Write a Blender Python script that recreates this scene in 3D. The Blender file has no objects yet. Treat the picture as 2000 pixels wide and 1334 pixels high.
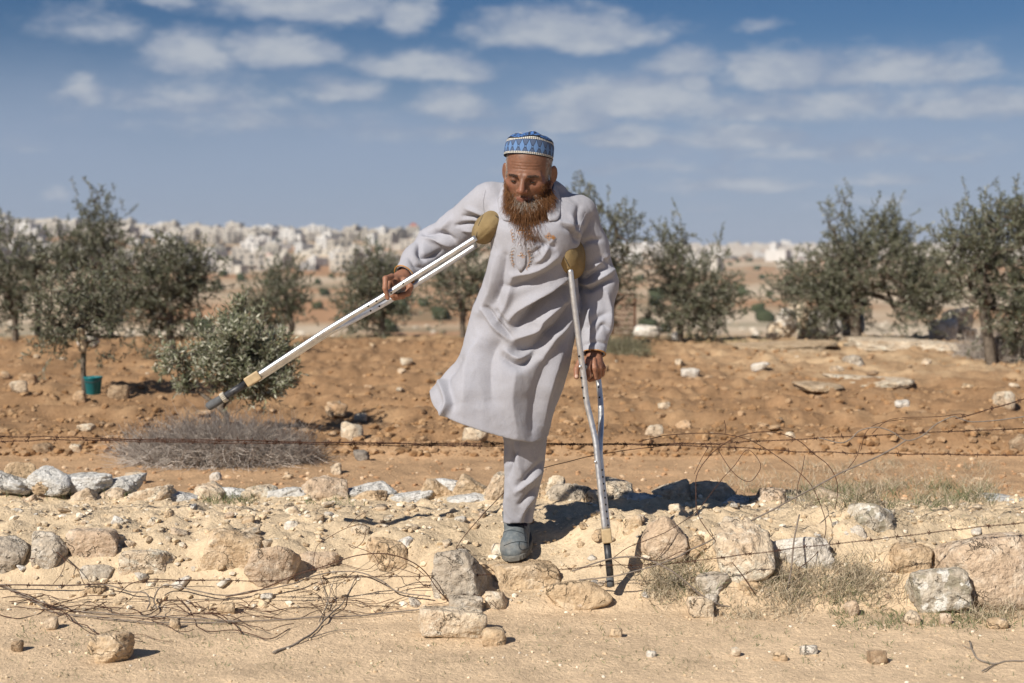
import bpy, math, random
import numpy as np
from mathutils import Vector, Matrix
from mathutils.bvhtree import BVHTree

R = math.radians
scene = bpy.context.scene
COL = scene.collection

# ------------------------------------------------------------------ camera
F = 2000 * 50 / 36.0                       # focal length in photo pixels (50 mm, full frame)
CAMZ = 1.27
PITCH = math.atan(177 / F)                 # horizon lies 177 px above the picture centre
cam_d = bpy.data.cameras.new('camera')
cam = bpy.data.objects.new('camera', cam_d)
COL.objects.link(cam)
cam.location = (0, 0, CAMZ)
cam.rotation_euler = (math.pi / 2 - PITCH, 0, 0)
cam_d.lens = 50
cam_d.sensor_width = 36
cam_d.clip_start = 0.05
cam_d.clip_end = 20000
cam_d.dof.use_dof = True
cam_d.dof.focus_distance = 5.15
cam_d.dof.aperture_fstop = 2.9
scene.camera = cam

# ------------------------------------------------------------------ light
SUN_EL, SUN_AZ = R(37), R(39)              # shadows fall away from the camera and to the right
sun_d = bpy.data.lights.new('sun', 'SUN')
sun_d.energy = 5.0
sun_d.angle = R(0.55)
sun_d.color = (1.0, 0.93, 0.83)
sun = bpy.data.objects.new('sun', sun_d)
COL.objects.link(sun)
sdir = Vector((math.sin(SUN_AZ) * math.cos(SUN_EL), math.cos(SUN_AZ) * math.cos(SUN_EL), -math.sin(SUN_EL)))
sun.rotation_euler = sdir.to_track_quat('-Z', 'Y').to_euler()

vs = scene.view_settings
vs.view_transform = 'Standard'
vs.look = 'None'
vs.exposure = 0.28
vs.gamma = 1.0
vs.use_curve_mapping = False
scene.cycles.use_denoising = True
scene.cycles.max_bounces = 6
scene.cycles.diffuse_bounces = 3
scene.cycles.glossy_bounces = 2
scene.cycles.transmission_bounces = 3
scene.cycles.transparent_max_bounces = 6
scene.cycles.volume_bounces = 0
scene.cycles.caustics_reflective = False
scene.cycles.caustics_refractive = False

# ------------------------------------------------------------------ node helpers
class NT:
    def __init__(s, tree):
        s.t = tree
        s.n = tree.nodes
        s.l = tree.links
    def node(s, typ, **kw):
        nd = s.n.new(typ)
        for k, v in kw.items():
            setattr(nd, k, v)
        return nd
    def set(s, sock, v):
        if hasattr(v, 'links') or hasattr(v, 'is_output'):
            s.l.new(v, sock)
        else:
            sock.default_value = v
    def math(s, op, a, b=None, c=None, clamp=False):
        nd = s.node('ShaderNodeMath', operation=op, use_clamp=clamp)
        s.set(nd.inputs[0], a)
        if b is not None: s.set(nd.inputs[1], b)
        if c is not None: s.set(nd.inputs[2], c)
        return nd.outputs[0]
    def vmath(s, op, a, b=None):
        nd = s.node('ShaderNodeVectorMath', operation=op)
        s.set(nd.inputs[0], a)
        if b is not None: s.set(nd.inputs[1], b)
        return nd.outputs['Value'] if op in ('LENGTH', 'DOT_PRODUCT', 'DISTANCE') else nd.outputs[0]
    def mix(s, f, a, b, blend='MIX'):
        nd = s.node('ShaderNodeMix', data_type='RGBA', blend_type=blend)
        s.set(nd.inputs[0], f)
        s.set(nd.inputs[6], a if hasattr(a, 'is_output') else (*a[:3], 1))
        s.set(nd.inputs[7], b if hasattr(b, 'is_output') else (*b[:3], 1))
        return nd.outputs[2]
    def noise(s, vec, scale, detail=4, rough=0.55, dist=0.0, dim='3D', out='Fac'):
        nd = s.node('ShaderNodeTexNoise', noise_dimensions=dim)
        if vec is not None: s.l.new(vec, nd.inputs['Vector'])
        nd.inputs['Scale'].default_value = scale
        nd.inputs['Detail'].default_value = detail
        nd.inputs['Roughness'].default_value = rough
        nd.inputs['Distortion'].default_value = dist
        return nd.outputs[out]
    def ramp(s, fac, lo, hi, a=0.0, b=1.0, smooth=True):
        nd = s.node('ShaderNodeMapRange', interpolation_type='SMOOTHSTEP' if smooth else 'LINEAR')
        s.set(nd.inputs[0], fac)
        for i, v in ((1, lo), (2, hi), (3, a), (4, b)):
            s.set(nd.inputs[i], v)
        return nd.outputs[0]

# ------------------------------------------------------------------ sky
world = bpy.data.worlds.new('World')
scene.world = world
world.use_nodes = True
W = NT(world.node_tree)
W.n.clear()
sky = W.node('ShaderNodeTexSky', sky_type='NISHITA')
sky.sun_disc = False
sky.sun_elevation = SUN_EL
sky.sun_rotation = SUN_AZ + math.pi
sky.altitude = 900
sky.air_density = 1.0
sky.dust_density = 0.3
sky.ozone_density = 4.0
SKY = 0.05
gen = W.node('ShaderNodeTexCoord').outputs['Generated']
sep = W.node('ShaderNodeSeparateXYZ')
W.l.new(gen, sep.inputs[0])
az = W.math('ARCTAN2', sep.outputs[0], sep.outputs[1])
el = W.math('ARCSINE', sep.outputs[2])
ae = W.node('ShaderNodeCombineXYZ')
W.l.new(az, ae.inputs[0]); W.l.new(el, ae.inputs[1])
# wind-torn edges: the cloud positions are warped by noise on the view direction
stretch = W.vmath('MULTIPLY', gen, (1.0, 1.0, 2.2))
wn = W.noise(stretch, 16, 4, 0.6, out='Color')
warp = W.vmath('MULTIPLY', W.vmath('SUBTRACT', wn, (0.5, 0.5, 0.5)), (0.045, 0.020, 0))
aew = W.vmath('ADD', ae.outputs[0], warp)
clouds = [  # azimuth, elevation, half width, half height (photo pixels -> radians below), weight
    (365, 112, 88, 42, 1.0), (555, 108, 108, 40, 1.05), (820, 132, 130, 34, 0.9), (600, 12, 190, 46, 0.9),
    (800, 30, 60, 42, 0.85), (1110, 62, 175, 46, 0.9), (335, 14, 55, 20, 0.5), (190, 72, 95, 36, 0.42),
    (182, 194, 42, 28, 0.75), (400, 190, 110, 34, 0.5), (670, 186, 70, 28, 0.75), (890, 204, 72, 40, 0.75),
    (1335, 132, 78, 32, 0.85), (1520, 146, 105, 44, 1.0), (1720, 152, 220, 44, 0.72), (1240, 196, 190, 42, 0.95),
    (1360, 172, 34, 16, 1.0), (1120, 232, 80, 30, 0.9), (1230, 266, 110, 26, 0.75), (1450, 268, 140, 32, 0.7),
    (1440, 366, 130, 20, 0.75), (1720, 358, 70, 14, 0.6), (125, 382, 26, 14, 0.75), (60, 300, 50, 12, 0.25),
    (1480, 62, 40, 16, 0.4), (1850, 316, 60, 16, 0.4), (470, 212, 150, 24, 0.4), (1400, 410, 40, 14, 0.4),
    (250, 390, 40, 18, 0.2), (1880, 220, 170, 34, 0.7), (1500, 212, 320, 36, 0.55), (1620, 296, 280, 24, 0.42), (900, 262, 220, 22, 0.32),
    (500, 246, 260, 26, 0.34), (1250, 330, 240, 18, 0.34), (1750, 400, 160, 14, 0.4), (300, 212, 140, 22, 0.4)]
dens = None
for cx, cy, rx, ry, wt in clouds:
    a0 = math.atan((cx - 1000) / F); e0 = math.atan((490 - cy) / F)
    q = W.vmath('SUBTRACT', aew, (a0, e0, 0))
    sx, sy = F / (rx * 1.36), F / (ry * 1.62)          # flat bases: the lower half falls off faster
    q = W.vmath('MAXIMUM', W.vmath('MULTIPLY', W.vmath('ADD', q, (0, .28 * ry / F, 0)), (sx, sy, 0)), W.vmath('MULTIPLY', W.vmath('ADD', q, (0, .28 * ry / F, 0)), (-sx, -2.1 * sy, 0)))
    m = W.math('MULTIPLY', W.math('SUBTRACT', 1.0, W.vmath('LENGTH', q)), wt)
    dens = m if dens is None else W.math('MAXIMUM', dens, m)
# beyond the photograph the same broken cloud goes on
elev_w = W.node('ShaderNodeCombineXYZ')
zc = W.math('ADD', W.math('MAXIMUM', sep.outputs[2], 0.0), 0.10)
W.l.new(W.math('DIVIDE', sep.outputs[0], zc), elev_w.inputs[0])
W.l.new(W.math('DIVIDE', sep.outputs[1], zc), elev_w.inputs[1])
gn = W.noise(elev_w.outputs[0], 1.1, 5, 0.55)
general = W.math('MULTIPLY', W.math('SUBTRACT', gn, 0.53), 3.0)
off_az = W.ramp(W.math('ABSOLUTE', az), 0.36, 0.50)
off_el = W.ramp(el, 0.19, 0.26)
offm = W.math('MAXIMUM', off_az, off_el)
general = W.math('SUBTRACT', general, W.math('MULTIPLY', W.math('SUBTRACT', 1.0, offm), 3.0))
dens = W.math('MAXIMUM', dens, general)
fine = W.noise(stretch, 42, 5, 0.6)
dens2 = W.math('ADD', dens, W.math('MULTIPLY', W.math('SUBTRACT', fine, 0.5), 0.80))
alpha = W.ramp(dens2, -0.05, 0.50, 0.0, 0.88)
# sunlit tops and duller bases
lit = W.noise(W.vmath('ADD', stretch, (0, 0, 0.012)), 26, 4, 0.55)
cl_col = W.mix(W.math('MULTIPLY_ADD', W.ramp(dens2, 0.1, 0.8), 0.4, W.math('MULTIPLY', W.ramp(lit, 0.34, 0.66), 0.65)), (0.235, 0.282, 0.375), (0.41, 0.435, 0.475))
hsv = W.node('ShaderNodeHueSaturation'); hsv.inputs['Saturation'].default_value = 1.25; hsv.inputs['Value'].default_value = .80; W.l.new(sky.outputs[0], hsv.inputs['Color'])
skycol = W.vmath('MULTIPLY', hsv.outputs[0], (SKY * 1.0, SKY * .93, SKY * 1.0))
# thin high veil thickening towards the horizon
veil_n = W.noise(stretch, 7, 4, 0.55)
veil = W.math('MULTIPLY', W.ramp(W.math('ADD', el, W.math('MULTIPLY', W.math('SUBTRACT', veil_n, 0.5), 0.06)), 0.165, 0.055), 0.74)
c1 = W.mix(veil, skycol, (0.272, 0.325, 0.440))
c2 = W.mix(alpha, c1, cl_col)
bg = W.node('ShaderNodeBackground')
W.l.new(c2, bg.inputs[0])
bg.inputs[1].default_value = 1.0
wo = W.node('ShaderNodeOutputWorld')
W.l.new(bg.outputs[0], wo.inputs[0])
world.cycles.sampling_method = 'MANUAL'
world.cycles.sample_map_resolution = 512

# ------------------------------------------------------------------ picture <-> place
_cp, _sp = math.cos(PITCH), math.sin(PITCH)
def ray(px, py):
    a, b = (px - 1000) / F, (667 - py) / F
    return np.array((a, _cp + b * _sp, -_sp + b * _cp))
def P(px, py, d):
    r = ray(px, py)
    return np.array((0, 0, CAMZ)) + r * (d / r[1])
def to_px(v):
    v = np.asarray(v, float)
    y, z = v[..., 1], v[..., 2] - CAMZ
    f = y * _cp - z * _sp
    return 1000 + F * v[..., 0] / f, 667 - F * (y * _sp + z * _cp) / f

# ------------------------------------------------------------------ numpy noise
def _h(ix, iy, iz, seed):
    h = (ix.astype(np.uint32) * np.uint32(374761393)) ^ (iy.astype(np.uint32) * np.uint32(668265263)) ^ \
        (iz.astype(np.uint32) * np.uint32(2147483647 - 5550)) ^ np.uint32((seed * 362437 + 1013) & 0xffffffff)
    h = (h ^ (h >> np.uint32(13))) * np.uint32(1274126177)
    h = (h ^ (h >> np.uint32(16))) * np.uint32(2246822519)
    return (h ^ (h >> np.uint32(13))).astype(np.float32) / np.float32(2147483648.0) - 1.0
def vnoise(p, seed=0):
    p = np.asarray(p, np.float32)
    i = np.floor(p).astype(np.int64)
    f = p - i
    f = f * f * f * (f * (f * 6 - 15) + 10)
    x, y, z = i[..., 0], i[..., 1], i[..., 2]
    fx, fy, fz = f[..., 0], f[..., 1], f[..., 2]
    def L(a, b, t): return a + (b - a) * t
    x1, y1, z1 = x + 1, y + 1, z + 1
    return L(L(L(_h(x, y, z, seed), _h(x1, y, z, seed), fx), L(_h(x, y1, z, seed), _h(x1, y1, z, seed), fx), fy),
             L(L(_h(x, y, z1, seed), _h(x1, y, z1, seed), fx), L(_h(x, y1, z1, seed), _h(x1, y1, z1, seed), fx), fy), fz)
def fbm(p, scale, oct=4, gain=0.5, seed=0):
    p = np.asarray(p, np.float32) * scale
    s = 0; a = 1.0; n = 0
    for k in range(oct):
        s = s + a * vnoise(p * (2.03 ** k) + 17.3 * k, seed + k); n += a; a *= gain
    return s / n
def worley(x, y, scale, seed=0):
    """cobble-like cells: distance to the nearest point and that cell's random value"""
    x = np.asarray(x) * scale; y = np.asarray(y) * scale
    ix, iy = np.floor(x).astype(np.int64), np.floor(y).astype(np.int64)
    best = np.full(x.shape, 9.0); val = np.zeros(x.shape)
    for a in (-1, 0, 1):
        for b in (-1, 0, 1):
            cx, cy = ix + a, iy + b; z = np.zeros_like(ix)
            d = np.hypot(cx + .5 + .45 * _h(cx, cy, z, seed) - x, cy + .5 + .45 * _h(cx, cy, z + 1, seed) - y)
            m = d < best; best = np.where(m, d, best); val = np.where(m, _h(cx, cy, z + 2, seed), val)
    return best, val
def sstep(x, a, b):
    t = np.clip((x - a) / (b - a), 0, 1)
    return t * t * (3 - 2 * t)

# ------------------------------------------------------------------ mesh objects
def put(name, data, parent=None):
    o = bpy.data.objects.new(name, data)
    COL.objects.link(o)
    if parent is not None:
        o.parent = parent
    return o
def tag(o, label=None, cat=None, group=None, kind=None):
    for k, v in (('label', label), ('category', cat), ('group', group), ('kind', kind)):
        if v: o[k] = v
    return o
def empty(name, loc=(0, 0, 0), rz=0.0):
    o = put(name, None)
    o.location = loc; o.rotation_euler = (0, 0, rz)
    o.empty_display_size = 0.1
    return o
def mk_mesh(name, v, faces, mat=None, smooth=True, tint=None):
    """v: (n,3) array; faces: (m,3|4) int array or list of such arrays"""
    me = bpy.data.meshes.new(name)
    v = np.ascontiguousarray(v, np.float32)
    fl = faces if isinstance(faces, list) else [faces]
    fl = [np.asarray(f, np.int32) for f in fl if len(f)]
    me.vertices.add(len(v))
    me.vertices.foreach_set('co', v.ravel())
    nl = sum(f.size for f in fl); npoly = sum(len(f) for f in fl)
    me.loops.add(nl); me.polygons.add(npoly)
    me.loops.foreach_set('vertex_index', np.concatenate([f.ravel() for f in fl]))
    st = []; tot = []; off = 0
    for f in fl:
        k = f.shape[1]
        st.append(off + np.arange(len(f)) * k); tot.append(np.full(len(f), k)); off += f.size
    me.polygons.foreach_set('loop_start', np.concatenate(st).astype(np.int32))
    me.polygons.foreach_set('loop_total', np.concatenate(tot).astype(np.int32))
    me.polygons.foreach_set('use_smooth', np.full(npoly, bool(smooth)))
    if tint is not None:
        at = me.color_attributes.new('tint', 'FLOAT_COLOR', 'POINT')
        t4 = np.ones((len(v), 4), np.float32); t4[:, :3] = tint
        at.data.foreach_set('color', t4.ravel())
    me.update(calc_edges=True)
    me.validate()
    if mat: me.materials.append(mat)
    return me
def mobj(name, v, faces, mat, parent=None, smooth=True, tint=None):
    return put(name, mk_mesh(name, v, faces, mat, smooth, tint), parent)
class Soup:
    """collects pieces into one mesh"""
    def __init__(s): s.v = []; s.f3 = []; s.f4 = []; s.t = []; s.n = 0
    def add(s, v, f, tint=None):
        f = np.asarray(f, np.int64)
        (s.f3 if f.shape[1] == 3 else s.f4).append(f + s.n)
        v = np.asarray(v, np.float32); s.v.append(v); s.n += len(v)
        if tint is not None:
            s.t.append(np.broadcast_to(np.asarray(tint, np.float32), (len(v), 3)))
        return s
    def build(s, name, mat, parent=None, smooth=True):
        fs = [np.concatenate(x) for x in (s.f3, s.f4) if x]
        return mobj(name, np.concatenate(s.v), fs, mat, parent, smooth, np.concatenate(s.t) if s.t else None)

def norm(a): return a / np.maximum(np.linalg.norm(a, axis=-1, keepdims=True), 1e-9)
def frames(pts):
    pts = np.asarray(pts, float)
    t = np.gradient(pts, axis=0); t = norm(t)
    up = np.array((0, 0, 1.0)) if abs(t[0][2]) < 0.9 else np.array((1.0, 0, 0))
    n = np.cross(t[0], up); n /= np.linalg.norm(n)
    N = []; B = []
    for k in range(len(pts)):
        n = n - t[k] * np.dot(n, t[k]); n /= max(np.linalg.norm(n), 1e-9)
        N.append(n); B.append(np.cross(t[k], n))
    return t, np.array(N), np.array(B)
def tube(pts, r, sides=6, caps=True):
    pts = np.asarray(pts, float)
    n = len(pts)
    r = np.broadcast_to(np.asarray(r, float), (n,))
    t, N, B = frames(pts)
    a = np.linspace(0, 2 * np.pi, sides, endpoint=False)
    v = pts[:, None] + r[:, None, None] * (np.cos(a)[None, :, None] * N[:, None] + np.sin(a)[None, :, None] * B[:, None])
    v = v.reshape(-1, 3)
    i = np.arange(n - 1)[:, None] * sides; j = np.arange(sides)[None]
    j2 = (j + 1) % sides
    f = np.stack([i + j, i + j2, i + sides + j2, i + sides + j], -1).reshape(-1, 4)
    if caps:
        v = np.concatenate([v, pts[:1], pts[-1:]])
        c0, c1 = n * sides, n * sides + 1
        e = (n - 1) * sides
        k = np.arange(sides); k2 = (k + 1) % sides
        f2 = np.concatenate([np.stack([k2, k, np.full(sides, c0), np.full(sides, c0)], -1),
                             np.stack([e + k, e + k2, np.full(sides, c1), np.full(sides, c1)], -1)])
        return v, f, f2[:, :3]
    return v, f, None
def add_tube(sp, pts, r, sides=6, tint=None, caps=True):
    v, f, f3 = tube(pts, r, sides, caps)
    n0 = sp.n
    sp.add(v, f, tint)
    if f3 is not None: sp.f3.append(f3 + n0)
def spline(ctrl, n):
    """Catmull-Rom through the control points"""
    c = np.asarray(ctrl, float)
    c = np.concatenate([[2 * c[0] - c[1]], c, [2 * c[-1] - c[-2]]])
    m = len(c) - 3
    u = np.linspace(0, m - 1e-6, n); k = u.astype(int); t = (u - k)[:, None]
    p0, p1, p2, p3 = c[k], c[k + 1], c[k + 2], c[k + 3]
    return 0.5 * (2 * p1 + (p2 - p0) * t + (2 * p0 - 5 * p1 + 4 * p2 - p3) * t ** 2 + (3 * p1 - p0 - 3 * p2 + p3) * t ** 3)

# icosphere tables
_ico = {}
def ico(sub):
    if sub not in _ico:
        import bmesh
        bm = bmesh.new(); bmesh.ops.create_icosphere(bm, subdivisions=sub, radius=1)
        v = np.array([x.co[:] for x in bm.verts]); f = np.array([[q.index for q in x.verts] for x in bm.faces]); bm.free()
        _ico[sub] = (v, f)
    return _ico[sub]
def rock(dims, seed, sub=4, facets=9, rough=1.0, boxy=0.5):
    """a broken field stone: a rounded block cut by random planes, then weathered"""
    rs = np.random.RandomState(seed)
    v, f = ico(sub)
    v = v.copy()
    # intersection of random planes: flat broken faces meeting in worn edges
    nrm = []; cs = []
    for ax in range(3):
        for sg in (-1, 1):
            e = np.zeros(3); e[ax] = sg; nrm.append(norm(e + rs.normal(0, .22 * (1.3 - boxy), 3))); cs.append(rs.uniform(.80, 1.0))
    for k in range(facets):
        nrm.append(norm(rs.normal(size=3))); cs.append(rs.uniform(.84, 1.12) * (1 + .25 * boxy))
    q = np.clip(v @ np.array(nrm).T, 0.02, None) / np.array(cs)
    pw = 9 + 9 * rs.rand() if rough > .6 else 5
    v = v / (np.sum(q ** pw, 1) ** (1 / pw))[:, None]
    off = rs.uniform(-50, 50, 3)
    nn = norm(v)
    v = v + nn * (0.09 * fbm(v + off, 1.5, 3, seed=seed) + rough * 0.105 * fbm(v + off, 3.2, 6, 0.66, seed=seed + 5) - rough * 0.05 * np.clip(.18 - np.abs(fbm(v + off, 2.2, 3, seed=seed + 21)), 0, 1)
                  - rough * 0.10 * np.clip(fbm(v * (1, 1, 2.2) + off, 3.0, 2, seed=seed + 9) - 0.15, 0, 1))[:, None]
    v = v / np.abs(v).max(0)
    return v * (np.asarray(dims) / 2), f

# ------------------------------------------------------------------ signed-distance modelling (surface nets)
def surface_net(fn, lo, hi, h):
    lo = np.asarray(lo, float); hi = np.asarray(hi, float)
    B = 6
    nb = np.ceil((hi - lo) / (h * B)).astype(int)
    n = nb * B + 1
    G = np.full(n, 1.0, np.float32)
    cc = np.stack(np.meshgrid(*[lo[k] + (np.arange(nb[k]) + 0.5) * B * h for k in range(3)], indexing='ij'), -1).reshape(-1, 3)
    fc = fn(cc)
    Gc = fc.reshape(nb)
    up = np.repeat(np.repeat(np.repeat(Gc, B, 0), B, 1), B, 2)
    G[:-1, :-1, :-1] = up; G[-1] = 1; G[:, -1] = 1; G[:, :, -1] = 1
    act = np.argwhere(np.abs(Gc) < B * h * 1.9)
    o = np.stack(np.meshgrid(*[np.arange(B + 1)] * 3, indexing='ij'), -1).reshape(-1, 3)
    for s in range(0, len(act), 1500):
        idx = (act[s:s + 1500, None] * B + o[None]).reshape(-1, 3)
        G[idx[:, 0], idx[:, 1], idx[:, 2]] = fn(lo + idx * h)
    S = G < 0
    cell = np.zeros(np.array(n) - 1, np.int8)
    for a in (0, 1):
        for b in (0, 1):
            for c in (0, 1):
                cell += S[a:n[0] - 1 + a, b:n[1] - 1 + b, c:n[2] - 1 + c]
    ci = np.argwhere((cell > 0) & (cell < 8))
    vid = np.full(cell.shape, -1, np.int64); vid[ci[:, 0], ci[:, 1], ci[:, 2]] = np.arange(len(ci))
    acc = np.zeros((len(ci), 3)); cnt = np.zeros(len(ci))
    cor = [(a, b, c) for a in (0, 1) for b in (0, 1) for c in (0, 1)]
    for i, A in enumerate(cor):
        for Bc in cor[i + 1:]:
            if sum(abs(x - y) for x, y in zip(A, Bc)) != 1: continue
            ga = G[ci[:, 0] + A[0], ci[:, 1] + A[1], ci[:, 2] + A[2]]; gb = G[ci[:, 0] + Bc[0], ci[:, 1] + Bc[1], ci[:, 2] + Bc[2]]
            m = (ga < 0) != (gb < 0)
            t = np.where(m, ga / np.where(m, ga - gb, 1), 0)[:, None]
            acc += m[:, None] * (np.array(A) + t * (np.array(Bc) - np.array(A))); cnt += m
    v = lo + (ci + acc / np.maximum(cnt, 1)[:, None]) * h
    quads = []
    for ax in range(3):
        sl0 = [slice(None)] * 3; sl1 = [slice(None)] * 3
        sl0[ax] = slice(0, n[ax] - 1); sl1[ax] = slice(1, n[ax])
        s0 = S[tuple(sl0)]; s1 = S[tuple(sl1)]
        e = np.argwhere(s0 != s1)
        u, w = (ax + 1) % 3, (ax + 2) % 3
        ok = (e[:, u] > 0) & (e[:, w] > 0) & (e[:, u] < n[u] - 1) & (e[:, w] < n[w] - 1)
        e = e[ok]
        inside = s0[e[:, 0], e[:, 1], e[:, 2]]
        def vi(du, dw):
            q = e.copy(); q[:, u] -= du; q[:, w] -= dw
            return vid[q[:, 0], q[:, 1], q[:, 2]]
        q = np.stack([vi(1, 1), vi(0, 1), vi(0, 0), vi(1, 0)], -1)
        q[~inside] = q[~inside][:, ::-1]
        quads.append(q)
    q = np.concatenate(quads)
    q = q[(q >= 0).all(1)]
    return v, q
def vnormals(v, f):
    a, b, c = v[f[:, 0]], v[f[:, 1]], v[f[:, 2]]
    n = np.cross(b - a, c - a)
    if f.shape[1] == 4: n = n + np.cross(c - a, v[f[:, 3]] - a)
    N = np.zeros_like(v)
    for k in range(f.shape[1]): np.add.at(N, f[:, k], n)
    return norm(N)
def relax(v, f, it=2, w=0.5):
    k = f.shape[1]
    e = np.concatenate([f[:, [i, (i + 1) % k]] for i in range(k)])
    for _ in range(it):
        s = np.zeros_like(v); c = np.zeros(len(v))
        for a, b in ((0, 1), (1, 0)):
            for j in range(3): s[:, j] += np.bincount(e[:, a], v[e[:, b], j], len(v))
            c += np.bincount(e[:, a], minlength=len(v))
        v = v * (1 - w) + w * s / np.maximum(c, 1)[:, None]
    return v
def smin(a, b, k):
    h = np.clip(0.5 + 0.5 * (b - a) / k, 0, 1)
    return b + (a - b) * h - k * h * (1 - h)
def smax(a, b, k): return -smin(-a, -b, k)
def sd_cap(p, a, b, ra, rb=None):
    a = np.asarray(a, float); b = np.asarray(b, float); rb = ra if rb is None else rb
    ba = b - a; t = np.clip(((p - a) @ ba) / max(ba @ ba, 1e-12), 0, 1)
    return np.linalg.norm(p - a - t[:, None] * ba, axis=1) - (ra + (rb - ra) * t)
def sd_ell(p, c, r, rot=None):
    q = p - np.asarray(c, float)
    if rot is not None: q = q @ rot
    r = np.asarray(r, float)
    k = np.linalg.norm(q / r, axis=1)
    k2 = np.linalg.norm(q / (r * r), axis=1)
    return np.where(k < 1e-6, -r.min(), k * (k - 1) / np.maximum(k2, 1e-9))
def sd_chain(p, pts, rs, k=0.0):
    d = None
    for i in range(len(pts) - 1):
        x = sd_cap(p, pts[i], pts[i + 1], rs[i], rs[i + 1])
        d = x if d is None else (np.minimum(d, x) if k == 0 else smin(d, x, k))
    return d

# ------------------------------------------------------------------ materials
MATS = {}
def material(name, rough=0.9, spec=0.2):
    m = bpy.data.materials.new(name); m.use_nodes = True
    t = NT(m.node_tree)
    b = t.n['Principled BSDF']
    b.inputs['Roughness'].default_value = rough
    b.inputs['Specular IOR Level'].default_value = spec
    MATS[name] = m
    return m, t, b
def obj_co(t, scale=None):
    return t.node('ShaderNodeTexCoord').outputs['Object']
def attr(t, name='tint'):
    nd = t.node('ShaderNodeAttribute'); nd.attribute_name = name
    return nd.outputs['Color']
def bump(t, b, h, strength=0.5, dist=0.01):
    nd = t.node('ShaderNodeBump')
    nd.inputs['Strength'].default_value = strength; nd.inputs['Distance'].default_value = dist
    t.set(nd.inputs['Height'], h)
    t.l.new(nd.outputs[0], b.inputs['Normal'])
    return nd
def mat_plain(name, col, rough=0.8, spec=0.2, metal=0.0, var=0.12, scale=30.0, bumps=0.0, bscale=200.0, bdist=0.002):
    m, t, b = material(name, rough, spec)
    co = obj_co(t)
    n = t.noise(co, scale, 4)
    f = t.ramp(n, 0.3, 0.7, 1 - var, 1 + var, smooth=False)
    b.inputs['Metallic'].default_value = metal
    t.l.new(t.mix(1.0, col, f, 'MULTIPLY'), b.inputs['Base Color'])
    if bumps: bump(t, b, t.noise(co, bscale, 3), bumps, bdist)
    return m
def mat_tint(name, rough=0.85, spec=0.15, var=0.15, scale=40.0, bumps=0.0, bscale=200.0, bdist=0.002, trans=0.0):
    """colour comes from the mesh's own tint attribute, broken up by noise"""
    m, t, b = material(name, rough, spec)
    co = obj_co(t)
    f = t.ramp(t.noise(co, scale, 4), 0.3, 0.7, 1 - var, 1 + var, smooth=False)
    t.l.new(t.mix(1.0, attr(t), f, 'MULTIPLY'), b.inputs['Base Color'])
    if bumps: bump(t, b, t.noise(co, bscale, 4), bumps, bdist)
    if trans:
        tr = t.node('ShaderNodeBsdfTranslucent'); t.l.new(t.mix(1.0, attr(t), f, 'MULTIPLY'), tr.inputs[0])
        ms = t.node('ShaderNodeMixShader'); ms.inputs[0].default_value = trans
        out = [x for x in t.n if x.type == 'OUTPUT_MATERIAL'][0]
        t.l.new(b.outputs[0], ms.inputs[1]); t.l.new(tr.outputs[0], ms.inputs[2]); t.l.new(ms.outputs[0], out.inputs[0])
    return m
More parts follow.
